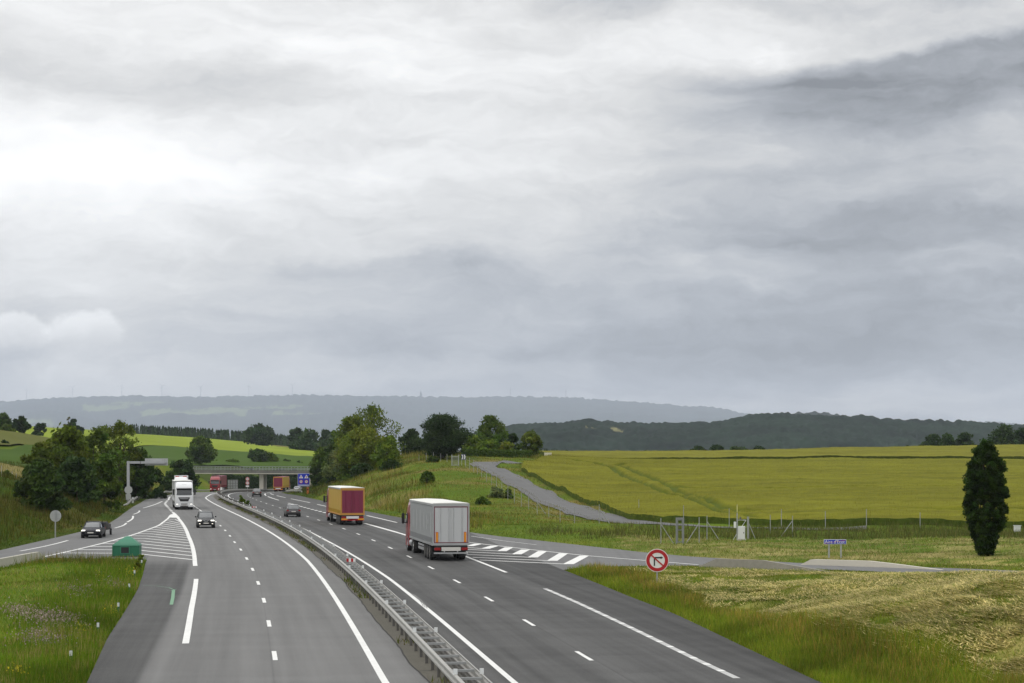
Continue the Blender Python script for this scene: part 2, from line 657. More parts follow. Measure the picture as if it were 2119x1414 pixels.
CTRL += [under(p, .75) for p in ((1156, 952.5, 420), (1326, 951, 420), (1500, 951, 420), (1700, 949, 420), (2119, 950, 420), (2400, 950, 420))]
CTRL += [under(p, .9) for p in ((1150, 940, 520), (1330, 937, 520), (1500, 935, 520), (1700, 929, 520), (2119, 922, 520), (2400, 920, 520))]
CTRL += [at_depth(*p) for p in ((1156, 955, 640), (1500, 952, 640), (1960, 942, 640), (2200, 938, 640), (1156, 958, 800), (1500, 956, 800), (2000, 950, 800), (400, 957, 730), (533, 957, 730), (592, 959, 730), (618, 960, 735))]
CTRL += [(12, 300, 3.3), (30, 300, 3.4), (60, 300, 3.5), (110, 300, 3.7), (40, 240, 1.7), (90, 240, 1.8), (20, 240, 1.5), (40, 360, 5.2), (90, 360, 5.4), (10, 360, 5.6), (20, 200, .2), (40, 192, .3), (70, 190, .4), (150, 190, .5), (30, 150, .1), (20, 160, .05), (150, 130, .5),
         (45, 150, .3), (70, 140, .5), (33.6, 133, .1), (60, 110, .8), (60, 60, 2.5), (40, 20, 4), (15, 20, 2), (13.3, 48.6, 1.2), (18.3, 67, 2.0), (15.4, 80.6, 1.2), (11.7, 103, .3), (26, 96, 1.0), (22, 110, .1), (24, 80, 1.9), (30, 60, 2.4), (11, 58, .1), (9.2, 78, .1), (7, 100, .1), (14, 113, .1),
         (18, 114, .1), (10, 119, .1)]
CTRL += [(-16, 345, 6.9), (-21, 370, 7.2), (-26, 400, 7.2), (-32, 440, 6.6), (-38, 490, 5.4), (-40, 525, 4.9), (-47, 525, 4.0), (-8, 330, 6.4), (-3, 345, 6.6), (0, 420, 7.5), (-10, 460, 7.6), (-10, 525, 6),
         (-30, 600, 4.5), (-20, 700, 3), (-95, 640, 4.8), (-88, 700, 4), (-70, 780, 4), (-30, 860, 4), (-112, 580, 5), (-10, 240, 1.0), (-14, 270, 2.8), (-18, 300, 4.2), (-24, 330, 4.5), (-6, 210, .5), (-2, 190, .25)]
CTRL += [(-28, 110, .5), (-24, 95, .5), (-30, 80, .6), (-20, 70, .35), (-27, 125, .25)]
CTRL += [(x, y, z) for x in (-1500, -700, 0, 700, 1500) for y, z in ((1900, -25), (3200, -40))]
CTRL += [(900, 500, 12), (900, 900, 0), (300, 900, -2), (0, 1000, 4), (120, 800, 2), (900, 100, 5), (300, 250, 3), (300, 500, 11.5), (-900, 200, 20), (-300, 60, 8), (0, -60, 0), (300, -60, 6)]
CT = np.array(CTRL, float)
_K = np.sqrt(((CT[:, None, :2] - CT[None, :, :2]) ** 2).sum(2) + 36.0)
_n = len(CT)
_A = np.zeros((_n + 3, _n + 3))
_A[:_n, :_n] = _K + np.eye(_n) * -0.35
_A[:_n, _n] = 1
_A[:_n, _n + 1:] = CT[:, :2] * 1e-2
_A[_n:, :_n] = _A[:_n, _n:].T
_W = np.linalg.solve(_A, np.concatenate([CT[:, 2], np.zeros(3)]))


def raw_height(X, Y):
    out = np.empty(len(X))
    for i in range(0, len(X), 20000):
        a = slice(i, i + 20000)
        K = np.sqrt((X[a, None] - CT[None, :, 0]) ** 2 + (Y[a, None] - CT[None, :, 1]) ** 2 + 36.0)
        out[a] = K @ _W[:_n] + _W[_n] + (X[a] * _W[_n + 1] + Y[a] * _W[_n + 2]) * 1e-2
    return out


def spread(core, lo, hi, step, grow):
    v, s = [core[-1]], step
    while v[-1] < hi:
        s *= grow
        v.append(v[-1] + s)
    u, s = [core[0]], step
    while u[-1] > lo:
        s *= grow
        u.append(u[-1] - s)
    return np.array(u[:0:-1] + list(core) + v[1:])


GX = spread(np.arange(-76, 52.1, 1.2), -1500, 1500, 1.2, 1.07)
GY = spread(np.arange(46, 345.1, 1.2), -90, 3200, 1.2, 1.035)
MX, MY = np.meshgrid(GX, GY)
_fx, _fy = MX.ravel(), MY.ravel()
_pd = pave_dist(_fx, _fy)
_rz = raw_height(_fx, _fy)
_small = (vnoise(_fx / 2.6, _fy / 2.6, 3, 1) - .5) * 0.30 + (vnoise(_fx / 11, _fy / 11, 2, 2) - .5) * 0.5
_hz = sstep(4, 8, _fx - np.interp(_fy, [40, 60, 80, 100, 120], [8, 10, 6.5, 4, 3])) * (_fx > 0) * (_fy < 122)
_hz = _hz * sstep(112, 96, _fy)
_small = _small + _hz * (vnoise(_fx / 1.9 + _fy * .35, _fy / 3.2, 2, 9) - .5) * .75
_w = sstep(0.2, 4.5, _pd)
_road = zr(_fy)
_far = sstep(900, 1300, _fy)
GZ = np.where(_pd < 0, _road - 0.14, (_road - 0.05) * (1 - _w) + (_rz + _small * sstep(1, 6, _pd)) * _w)
GZ = GZ.reshape(MX.shape)


def zt(x, y):
    """terrain height"""
    x, y = np.asarray(x, float), np.asarray(y, float)
    i = np.clip(np.searchsorted(GX, x) - 1, 0, len(GX) - 2)
    j = np.clip(np.searchsorted(GY, y) - 1, 0, len(GY) - 2)
    fx = np.clip((x - GX[i]) / (GX[i + 1] - GX[i]), 0, 1)
    fy = np.clip((y - GY[j]) / (GY[j + 1] - GY[j]), 0, 1)
    return (GZ[j, i] * (1 - fx) + GZ[j, i + 1] * fx) * (1 - fy) + (GZ[j + 1, i] * (1 - fx) + GZ[j + 1, i + 1] * fx) * fy


def turf_colour(X, Y, dist=None):
    """the turf's own colour: green, with dry straw, rough weeds and mown hay where the photograph has them"""
    X, Y = np.ravel(X), np.ravel(Y)
    n1, n2 = vnoise(X / 5, Y / 5, 4, 3), vnoise(X / 1.3, Y / 1.3, 3, 4)
    n3 = vnoise(X / 14, Y / 14, 3, 5)
    g = np.array([.075, .120, .010])
    y_ = np.array([.120, .145, .014])
    k = np.clip((n1 - .35) * 2.2, 0, 1)[:, None]
    c = g * (1 - k) + y_ * k
    straw = np.array([.30, .25, .085])
    # mown hay lying on the right-hand bank
    hay = sstep(3.0, 7.0, poly_dist(RAMP_R, X, Y)) * sstep(3.0, 5.5, X - np.interp(Y, [40, 60, 75, 100, 120, 140], [11, 11.5, 8.0, 5.0, 4.0, 10])) * sstep(150, 125, Y) * (X > 0)
    hk = (hay * np.clip((n2 * .5 + n1 * .5 - np.interp(X, [6, 12, 20], [.50, .44, .38])) * 6, 0, 1))[:, None]
    c = c * (1 - hk) + straw * hk
    # cut strip beside the ramp and around the gate
    cut = ((X > 9) & (Y > 130) & (Y < 170)) * sstep(.42, .62, n1 * .5 + n2 * .5) * .8
    c = c * (1 - cut[:, None]) + np.array([.24, .21, .08]) * cut[:, None]
    # rough brownish weeds on the cutting's slopes
    sl = ((X < -38) | (Y > 215) | ((X < -5) & (Y > 135))) * sstep(.48, .68, n3 * .55 + n1 * .45) * .75
    c = c * (1 - sl[:, None]) + np.array([.155, .115, .040]) * sl[:, None]
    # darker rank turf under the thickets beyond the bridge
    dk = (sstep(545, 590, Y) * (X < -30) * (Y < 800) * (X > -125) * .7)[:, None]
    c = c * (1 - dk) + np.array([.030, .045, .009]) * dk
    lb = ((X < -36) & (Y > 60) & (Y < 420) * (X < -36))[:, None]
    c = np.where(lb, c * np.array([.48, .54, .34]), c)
    c = c * (.62 + .76 * (n2 * .5 + n3 * .5)[:, None])
    return c


tcol = turf_colour(_fx, _fy)
_gi = np.arange(MX.size).reshape(MX.shape)
_TF = np.stack([_gi[:-1, :-1], _gi[:-1, 1:], _gi[1:, 1:], _gi[1:, :-1]], -1).reshape(-1, 4)
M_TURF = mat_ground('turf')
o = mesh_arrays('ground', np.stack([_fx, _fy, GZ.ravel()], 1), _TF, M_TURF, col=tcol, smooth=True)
tag(o, kind='structure')


def draped(name, A, B, nx, ny, lift, m, col, kind='structure'):
    """a sheet between two edge lines, lying on the ground"""
    A, B = np.asarray(A, float), np.asarray(B, float)

    def res(P, n):
        s = np.concatenate([[0], np.cumsum(np.linalg.norm(np.diff(P, axis=0), axis=1))])
        u = np.linspace(0, s[-1], n)
        return np.stack([np.interp(u, s, P[:, 0]), np.interp(u, s, P[:, 1])], 1)
    a, b = res(A, nx), res(B, nx)
    t = np.linspace(0, 1, ny)[:, None, None]
    P = a[None] * (1 - t) + b[None] * t
    X, Y = P[..., 0].ravel(), P[..., 1].ravel()
    Z = zt(X, Y) + lift
    gi = np.arange(nx * ny).reshape(ny, nx)
    F = np.stack([gi[:-1, :-1], gi[:-1, 1:], gi[1:, 1:], gi[1:, :-1]], -1).reshape(-1, 4)
    n = vnoise(X / 40, Y / 40, 3, 6)[:, None]
    c = np.array(col) * (.85 + .3 * n)
    o = mesh_arrays(name, np.stack([X, Y, Z], 1), F, m, col=c, smooth=True)
    return tag(o, kind=kind)


M_CROP = mat_ground('crop', var=.22, scales=(.5, .05), bump=.2)
xy = lambda *p: [at_depth(a, HY, b)[:2] for a, b in p]
draped('field', xy((-200, 640), (64, 660), (200, 700), (293, 770), (370, 800), (445, 845), (524, 860), (653, 800), (740, 760)), xy((-200, 1000), (64, 960), (161, 1100), (287, 1200), (403, 1232), (507, 1255), (580, 1150), (665, 1090), (760, 1000)), 90, 30, .5, M_CROP, (.185, .235, .022))
draped('field', xy((-100, 305), (20, 312), (150, 340), (300, 520), (400, 640), (500, 640), (653, 655)), xy((-100, 415), (20, 418), (150, 480), (293, 766), (400, 815), (524, 856), (653, 797)), 80, 24, .45, M_CROP, (.048, .085, .012))
draped('field', xy((-200, 425), (20, 428), (150, 490)), xy((-200, 630), (64, 650), (200, 690)), 30, 20, .45, M_CROP, (.088, .095, .020))
draped('field', xy((-100, 236), (20, 246), (80, 256)), xy((-100, 296), (20, 303), (110, 326)), 30, 14, .3, M_CROP, (.17, .145, .05))

# ------------------------------------------------------------------ far hills
def hill(name, ridge, Y0, Yc, z0, seed, amp, col, field=None, fcol=(.14, .15, .05), nu=420, nv=46, shape=1.4):
    """a wooded ridge: photo outline of the crest at distance Yc, foot at Y0, falling away behind"""
    rx = np.array([p[0] for p in ridge], float)
    ry = np.array([p[1] for p in ridge], float)
    u = np.linspace(rx[0], rx[-1], nu)
    crest = CAMZ - (np.interp(u, rx, ry) - HY) / FPX * Yc
    # long uneven profile of trees along the crest
    V, Cc = [], []
    vs = np.concatenate([np.linspace(0, 1, nv), [1.06, 1.2]])
    for v in vs:
        Yd = Y0 + (Yc - Y0) * v
        X = (u - CX) / FPX * Yd
        h = z0 + (crest - z0) * (v ** shape if v <= 1 else max(0, 1 - (v - 1) * 3))
        nz = (vnoise(X / (amp * 26), np.full(nu, Yd / (amp * 26)), 4, seed) - .5) * amp * 7 * math.sin(min(v, 1) * PI)
        tr = (vnoise(X / (amp * 1.1) + v * 91, np.full(nu, Yd / (amp * 1.1)), 2, seed + 1) - .5) * amp * 1.2
        V.append(np.stack([X, np.full(nu, Yd), h + nz + tr], 1))
        nn = vnoise(X / (amp * 5), np.full(nu, Yd / (amp * 5)), 4, seed + 2)
        n5 = vnoise(X / (amp * 1.3), np.full(nu, Yd / (amp * 1.3)), 2, seed + 5)
        c = np.array(col)[None] * (.05 + 1.3 * nn + .7 * n5)[:, None]
        if field:
            for (pa, pb, va, vb, kx) in field:
                wob = (vnoise(u / 30, np.full(nu, v * 9), 2, seed + 3) - .5)
                k = ((u > pa + wob * 30) & (u < pb + wob * 50) & (v > va + wob * .06 + kx * (u - pa)) & (v < vb + wob * .06 + kx * (u - pa)))
                c = np.where(k[:, None], np.array(fcol)[None] * (.8 + .4 * nn[:, None]), c)
        Cc.append(c)
    V = np.concatenate(V)
    Cc = np.concatenate(Cc)
    gi = np.arange(len(V)).reshape(len(vs), nu)
    F = np.stack([gi[:-1, :-1], gi[:-1, 1:], gi[1:, 1:], gi[1:, :-1]], -1).reshape(-1, 4)
    o = mesh_arrays(name, V, F, M_WOOD, col=Cc)
    return tag(o, kind='structure')


M_WOOD = mat_ground('far_woods', var=.5, scales=(.06, .012), bump=0.0)
FAR_RIDGE = [(-250, 836), (0, 832), (60, 826), (130, 823), (200, 821), (280, 818.5), (350, 819.5), (400, 822), (500, 820), (600, 817.5), (700, 817.5), (800, 820), (870, 820.5), (950, 822.5), (1050, 820), (1180, 823), (1280, 829), (1380, 837), (1420, 840), (1470, 841.5), (1510, 849), (1545, 857), (1600, 866), (1800, 890), (2350, 925)]
hill('hills', FAR_RIDGE, 9000, 19000, -60, 11, 24, (.016, .026, .016), field=[(165, 260, .80, .86, 0), (235, 330, .875, .90, -.0001), (300, 520, .72, .79, 0), (400, 620, .80, .83, 0), (20, 120, .62, .66, 0), (560, 680, .70, .73, 0)], fcol=(.115, .145, .06), nu=640, nv=60)
hill('hills', [(1850, 884), (1940, 876), (2000, 872.5), (2060, 873), (2119, 878), (2250, 880)], 9000, 15000, -60, 17, 20, (.016, .026, .016), nu=160, nv=20)
hill('hills', [(1560, 872), (1600, 863), (1640, 855), (1680, 851.5), (1720, 855), (1760, 861), (1800, 863), (1830, 868), (1900, 880)], 3600, 5200, -60, 23, 14, (.012, .020, .013), nu=200, nv=24)
hill('hills', [(960, 905), (1010, 893), (1040, 884), (1070, 879), (1100, 877.5), (1150, 876), (1190, 870), (1205, 868), (1230, 871), (1290, 875), (1350, 876), (1440, 876), (1480, 873), (1520, 865), (1560, 859), (1600, 856), (1680, 857), (1740, 860), (1790, 861), (1830, 866), (1900, 869), (1990, 873), (2060, 876), (2119, 878), (2350, 886)],
     1500, 2700, -60, 31, 8, (.011, .021, .012), field=[(1208, 1252, .845, .862, -.0004), (1258, 1285, .845, .858, -.0004)], fcol=(.20, .19, .09), nu=800, nv=110, shape=1.0)

# wind turbines along the far ridge
M_WHITE = mat('white_paint', (.75, .76, .76), .45, var=.06)
M_TUR = mat('turbine_white', (.6, .62, .65), .6, var=.03)


def ridge_z(px, Yd):
    return CAMZ - (np.interp(px, [p[0] for p in FAR_RIDGE], [p[1] for p in FAR_RIDGE]) - HY) / FPX * 19000


def turbine(px, rot, label):
    Yd = 18900
    t = thing('wind_turbine', label, 'wind turbine', ((px - CX) / FPX * Yd, Yd, float(ridge_z(px, Yd)) - 15), 0.2, 'wind turbines on the far ridge')
    MB().tube((0, 0, 0), (0, 0, 110), 4.2, 2.6, 12).build('tower', M_TUR, t, smooth=True)
    MB().box(-2.5, 2.5, -6, 6, 108, 113).build('nacelle', M_TUR, t, bevel=.6)
    for k in range(3):
        a = rot + k * 2 * PI / 3
        d = Vector((math.sin(a), 0, math.cos(a)))
        p = Vector((math.cos(a), 0, -math.sin(a)))
        rings = []
        for s, w in ((2, 2.4), (10, 4.2), (28, 2.8), (50, 1.0)):
            c = Vector((0, -7, 110.5)) + d * s
            rings.append([c + p * w * .5, c + Vector((0, -.5, 0)), c - p * w * .5, c + Vector((0, .5, 0))])
        MB().loft(rings).build('blade', M_TUR, t)
    return t


for px, rot, lab in ((55, .2, 'wind turbine farthest towards the lower left end of the misty ridge'), (150, .9, 'second wind turbine from the low left end of the misty ridge'), (252, .4, 'third wind turbine from the low left end of the misty ridge'),
                     (335, 1.3, 'fourth wind turbine from the low left end, above the pale hill fields'), (415, .75, 'darkest, clearest wind turbine in the middle of the row on the ridge'), (515, .1, 'last but one wind turbine of the row, right of the darkest one'), (605, 1.0, 'wind turbine nearest the radio tower, at the row\'s end')):
    turbine(px, rot, lab)
# radio tower and masts on the ridge
x, y = (871 - CX) / FPX * 18900, 18900
t = thing('radio_tower', 'stubby dark radio tower on the crest of the misty far ridge', 'tower', (x, y, float(ridge_z(871, y)) - 15))
M_TDARK = mat('tower_dark', (.12, .13, .15), .7)
MB().tube((0, 0, 0), (0, 0, 45), 14, 11, 10).build('tower_body', M_TDARK, t)
MB().tube((0, 0, 45), (0, 0, 60), 8, 5, 10).tube((0, 0, 60), (0, 0, 78), 1.5, .8, 6).build('antenna', M_TDARK, t)
for px, h, lab in ((1056, 85, 'thin lattice mast on the far ridge right of the radio tower'), (1171, 78, 'thin mast on the far ridge where it starts to fall')):
    x = (px - CX) / FPX * 18900
    t = thing('radio_mast', lab, 'mast', (x, 18900, float(ridge_z(px, 1)) - 15), 0, 'masts on the far ridge')
    MB().tube((0, 0, 0), (0, 0, h + 15), 2.2, 1.2, 6).build('mast_pole', M_TDARK, t)
    MB().tube((-6, 0, h - 5), (6, 0, h - 5), 1.0, 1.0, 6).build('antenna_arm', M_TDARK, t)

# ------------------------------------------------------------------ roads
def mat_asphalt(name, base, lanes=True):
    m = bpy.data.materials.new(name)
    m.use_nodes = True
    t = m.node_tree
    b = t.nodes['Principled BSDF']
    b.inputs['Roughness'].default_value = .82
    b.inputs['Specular IOR Level'].default_value = .3
    tc = t.nodes.new('ShaderNodeTexCoord')
    uvs = t.nodes.new('ShaderNodeSeparateXYZ')
    t.links.new(tc.outputs['UV'], uvs.inputs[0])
    d, s = NX(t, uvs.outputs[0]), NX(t, uvs.outputs[1])
    fine = nx_noise(t, tc.outputs['Object'], 22.0, 4, .7)
    blot = nx_noise(t, tc.outputs['Object'], .22, 5, .6)
    streak = nx_noise(t, nx_combine(t, d * 1.6, s * 0.025, 0.0), 1.0, 5, .6)
    cross = nx_noise(t, nx_combine(t, d * 0.12, s * 0.55, 4.0), 1.0, 3, .6)
    f = (fine - .5) * .9 + (blot - .5) * .26 + (streak - .5) * .62 + (cross - .5) * .30 + 1.0
    if lanes:
        def band(c, w):
            q = (d - c) / w
            return (q * q * -1.0).exp()
        tracks = band(-3.0, .5) + band(-4.8, .5) + band(-6.9, .5) + band(-8.7, .5) + band(3.0, .5) + band(4.7, .5) + band(6.7, .55) + band(8.5, .55)
        oil = band(-7.8, .5) + band(7.6, .5)
        f = f - tracks * .085 - oil * .10
        # the hard shoulders and the slow lane towards the exit are of an older, darker asphalt
        sh = 1.0 - d.step(-9.95, -9.55)
        f = f - sh * .58 * (1.0 - s.step(122, 136))
        f = f - d.step(9.75, 10.05) * .20 * (1.0 - s.step(112, 150) * .8)
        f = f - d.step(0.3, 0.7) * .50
        # joints sealed along the lane edges
        for c in (5.62, -5.55):
            q = (d - c) / .035
            f = f - (q * q * -1.0).exp() * .16
    sc2 = t.nodes.new('ShaderNodeVectorMath')
    sc2.operation = 'SCALE'
    sc2.inputs[0].default_value = base
    t.links.new(f.s, sc2.inputs['Scale'])
    t.links.new(sc2.outputs[0], b.inputs['Base Color'])
    bp = t.nodes.new('ShaderNodeBump')
    bp.inputs['Strength'].default_value = .15
    bp.inputs['Distance'].default_value = .01
    t.links.new(fine.s, bp.inputs['Height'])
    t.links.new(bp.outputs[0], b.inputs['Normal'])
    return m


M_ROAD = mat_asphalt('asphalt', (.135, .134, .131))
M_RAMP = mat_asphalt('ramp_asphalt', (.128, .128, .127), lanes=False)
M_LANE = mat_asphalt('lane_asphalt', (.108, .108, .107), lanes=False)


def strip(name, qs, dl, dr, lift, m, ncol=2, kind='structure', parent=None):
    """sheet along the motorway between two offsets"""
    qs = np.asarray(qs, float)
    V, UV = [], []
    for k in range(ncol):
        t = k / (ncol - 1)
        d = dl * (1 - t) + dr * t
        x, y = at_q(qs, d)
        V.append(np.stack([x, y, zr(y) + lift], 1))
        UV.append(np.stack([d, qs], 1))
    n = len(qs)
    V = np.concatenate(V)
    gi = np.arange(len(V)).reshape(ncol, n)
    F = np.stack([gi[:-1, :-1], gi[1:, :-1], gi[1:, 1:], gi[:-1, 1:]], -1).reshape(-1, 4)
    o = mesh_arrays(name, V, F, m, uv=np.concatenate(UV), parent=parent)
    return tag(o, kind=kind) if kind else o


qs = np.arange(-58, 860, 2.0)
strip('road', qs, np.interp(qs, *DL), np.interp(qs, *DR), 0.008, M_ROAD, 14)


def flat_poly(name, P, lift, m, kind='structure'):
    tris = geometry.tessellate_polygon([[Vector((x, y, 0)) for x, y in P]])
    V = [(x, y, float(zr(y)) + lift) for x, y in P]
    o = mesh_arrays(name, V, [tuple(t) for t in tris], m, uv=[(x, y) for x, y in P])
    me = o.data
    bm = bmesh.new()
    bm.from_mesh(me)
    bmesh.ops.recalc_face_normals(bm, faces=bm.faces)
    for f in bm.faces:
        if f.normal.z < 0:
            f.normal_flip()
    bm.to_mesh(me)
    bm.free()
    return tag(o, kind=kind)


flat_poly('road', RAMP_L, 0.0, M_RAMP)
flat_poly('road', RAMP_R, 0.0, M_RAMP)

# service lane climbing beside the field
def poly_strip(name, P, w, lift, m, kind='structure', step=2.0, jitter=0.0):
    P = np.asarray(P, float)
    s = np.concatenate([[0], np.cumsum(np.linalg.norm(np.diff(P, axis=0), axis=1))])
    u = np.arange(0, s[-1], step)
    # smooth the corners
    Q = np.stack([np.interp(u, s, P[:, 0]), np.interp(u, s, P[:, 1])], 1)
    for _ in range(12):
        Q[1:-1] = (Q[:-2] + Q[1:-1] * 2 + Q[2:]) / 4
    T = np.gradient(Q, axis=0)
    T /= np.linalg.norm(T, axis=1)[:, None]
    N = np.stack([T[:, 1], -T[:, 0]], 1)
    V, UV = [], []
    cols = np.linspace(-1, 1, 7)
    for k, t in enumerate(cols):
        j = (vnoise(u / 3, u * 0 + k, 2, 8) - .5) * jitter * (abs(t) == 1)
        X, Y = Q[:, 0] + N[:, 0] * (t * w / 2 + j), Q[:, 1] + N[:, 1] * (t * w / 2 + j)
        V.append(np.stack([X, Y, np.maximum(zt(X, Y), zt(Q[:, 0], Q[:, 1]) - .1) + lift], 1))
        UV.append(np.stack([np.full(len(u), t * w / 2), u], 1))
    n = len(u)
    V = np.concatenate(V)
    gi = np.arange(len(V)).reshape(len(cols), n)
    F = np.stack([gi[:-1, :-1], gi[1:, :-1], gi[1:, 1:], gi[:-1, 1:]], -1).reshape(-1, 4)
    return tag(mesh_arrays(name, V, F, m, uv=np.concatenate(UV), smooth=True), kind=kind)


LANE_XY = [at_depth(*p)[:2] for p in LANE]
LANE_XY = LANE_XY[:-2]
poly_strip('road', LANE_XY, 4.7, .10, M_LANE, jitter=.5)

# ---- painted markings
M_PAINT = mat('road_paint', (.66, .66, .64), .75, var=.30, scale=3.2)
M_PAINT_OLD = mat('worn_road_paint', (.42, .42, .41), .8, var=.22, scale=12)


def d_tab(tab):
    return lambda q: np.interp(q, tab[0], tab[1])


LC_IN = d_tab(([0, 60, 130, 200, 281, 345, 374, 405, 900], [-2.05, -2.1, -1.75, -2.1, -2.4, -2.6, -2.0, -1.9, -2.0]))
RC_IN = d_tab(([0, 60, 110, 160, 367, 446, 900], [1.85, 1.9, 2.05, 1.8, 1.85, 1.9, 1.9]))
LC_MID = d_tab(([0, 67, 93, 119, 146, 160, 300, 900], [-5.4, -5.42, -5.5, -5.7, -5.95, -6.1, -6.0, -5.6]))
RC_MID = d_tab(([0, 66, 93, 120, 175, 300, 900], [5.45, 5.47, 5.65, 5.7, 5.85, 5.7, 5.6]))
LC_OUT = d_tab(([0, 72, 89, 110, 128, 172, 200, 246, 297, 330, 900], [-8.6, -8.7, -8.94, -9.12, -9.4, -9.83, -9.86, -9.95, -10.1, -9.2, -9.2]))
RC_OUT = d_tab(([0, 59, 64, 77, 90, 114, 173, 200, 230, 278, 350, 450, 900], [9.05, 9.1, 9.14, 9.4, 9.6, 9.73, 9.95, 9.7, 9.6, 9.4, 9.3, 9.3, 9.3]))
RC_ACC = d_tab(([170, 205, 230, 276, 306, 333, 380, 440, 900], [14.0, 13.5, 13.37, 13.2, 12.9, 12.3, 11.2, 9.6, 9.4]))


class Paint:
    def __init__(self):
        self.V, self.F = [], []

    def along(self, fn, q0, q1, w, lift=.016, step=1.5):
        n = max(2, int((q1 - q0) / step) + 1)
        q = np.linspace(q0, q1, n)
        d = fn(q)
        w = w if np.ndim(w) == 0 else np.interp(q, *w)
        o = len(self.V)
        for sgn in (-.5, .5):
            x, y = at_q(q, d + sgn * w)
            self.V += list(zip(x, y, zr(y) + lift))
        self.F += [(o + i, o + n + i, o + n + i + 1, o + i + 1) for i in range(n - 1)]

    def path(self, P, w, lift=.016):
        P = np.asarray(P, float)
        T = np.gradient(P, axis=0)
        T /= np.linalg.norm(T, axis=1)[:, None]
        o, n = len(self.V), len(P)
        for sgn in (-.5, .5):
            X, Y = P[:, 0] + T[:, 1] * sgn * w, P[:, 1] - T[:, 0] * sgn * w
            self.V += list(zip(X, Y, zr(Y) + lift))
        self.F += [(o + i, o + n + i, o + n + i + 1, o + i + 1) for i in range(n - 1)]

    def poly(self, P, lift=.016):
        o = len(self.V)
        self.V += [(x, y, float(zr(y)) + lift) for x, y in P]
        self.F.append(tuple(range(o, o + len(P))))

    def build(self, name, m):
        o = mesh_arrays(name, self.V, self.F, m)
        bm = bmesh.new()
        bm.from_mesh(o.data)
        for f in bm.faces:
            f.normal_update()
            if f.normal.z < 0:
                f.normal_flip()
        bm.to_mesh(o.data)
        bm.free()
        return tag(o, kind='structure')


pm = Paint()
pm.along(LC_IN, -40, 760, .235)
pm.along(RC_IN, -40, 760, .21)
for k in range(-6, 22):                       # 3 m dashes every 13 m, left carriageway
    q = 67.6 + k * 13.12
    pm.along(LC_MID, q - 1.6, q + 1.5, .17)
pm.along(LC_MID, 215, 300, .17)
for k in range(-6, 60):
    q = 66.0 + k * 13.55
    pm.along(RC_MID, q - 1.6, q + 1.5, .16)
pm.along(LC_OUT, 72.4, 111, .26)
pm.along(LC_OUT, 20, 59.5, .26)
pm.along(LC_OUT, 124.5, 250, ([124, 180, 250], [.29, .34, .34]))
for k in range(16):                           # short fat dashes where the exit lane runs alongside
    pm.along(LC_OUT, 254 + k * 4.3, 256.6 + k * 4.3, .36)
pm.along(LC_OUT, 325, 360, .3)
for k in range(8):
    pm.along(LC_OUT, 372 + k * 52, 411 + k * 52, .25)
# left exit ramp: line along the gore, dashes on its far side
gl = [(-33.0, 100), (-33.3, 120), (-33.62, 134.5), (-33.7, 143.7), (-34.1, 156.1), (-35.2, 175), (-37.3, 198), (-40.8, 222.6), (-43.3, 238)]
gl_y = np.arange(132.5, 240, 1.5)
gl_p = np.stack([np.interp(gl_y, [p[1] for p in gl], [p[0] for p in gl]), gl_y], 1)
for _ in range(6):
    gl_p[1:-1, 0] = (gl_p[:-2, 0] + gl_p[1:-1, 0] * 2 + gl_p[2:, 0]) / 4
pm.path(gl_p, .24)
for a, b in (((-37.5, 143), (-38.3, 161.7)), ((-40.4, 190.7), (-42.34, 205.8)), ((-42.9, 209), (-46.9, 232)), ((-48.2, 238.7), (-50.9, 256.2)), ((-52.9, 268.9), (-58.3, 312.5)), ((-37.0, 120), (-37.4, 131)), ((-36.9, 105), (-36.98, 116))):
    n = 6
    bend = 0.25
    P = [(a[0] + (b[0] - a[0]) * t + bend * math.sin(PI * t), a[1] + (b[1] - a[1]) * t) for t in np.linspace(0, 1, n)]
    pm.path(P, .22)
# white tip of the gore
i0 = 242.5
x1, y1 = at_q(i0 + 2, float(LC_OUT(i0)) + .2)
x2, y2 = at_q(226, float(LC_OUT(226)) + .25)
pm.poly([(float(x1), float(y1)), (-43.3, 239), (-41.3, 225.5), (float(x2), float(y2))], lift=.021)
# chevrons of the left gore
for k in range(18):
    yR = 131 + 5.25 * k
    if yR > 214:
        break
    q = yR + 1.2
    xr, yr_ = at_q(q, float(LC_OUT(q)) - .1)
    yk = yR + 8.5
    xk = np.interp(yk, [136, 150, 170, 190, 215], [-27.6, -29.8, -33.1, -36.0, -39.2])
    yl = yk + .6
    xl = np.interp(yl, gl_p[:, 1], gl_p[:, 0])
    if yk > 224:
        xk, yk = xl, yl
    hw = .27
    pm.poly([(float(xr), float(yr_) - hw), (float(xr), float(yr_) + hw), (xk, yk + hw), (xk, yk - hw)])
    if xk - xl > .4:
        pm.poly([(xk, yk - hw), (xk, yk + hw), (xl, yl + hw), (xl, yl - hw)], lift=.0165)
# right carriageway's outer line
pm.along(RC_OUT, 20, 45, .20)
for k in range(14):                           # solid but laid in short lengths
    pass
pm.along(RC_OUT, 114.5, 178, ([110, 150, 200], [.22, .26, .36]))
pm.along(RC_OUT, 178, 203, .38)
for k in range(18):
    q = 207 + k * 5.2
    pm.along(RC_OUT, q, q + 2.6, .42)
for k in range(8):
    pm.along(RC_OUT, 320 + k * 52, 359 + k * 52, .24)
for a, b in ((205, 231), (238, 264), (275, 289), (300, 333), (345, 372), (385, 412)):
    pm.along(RC_ACC, a, b, .24)
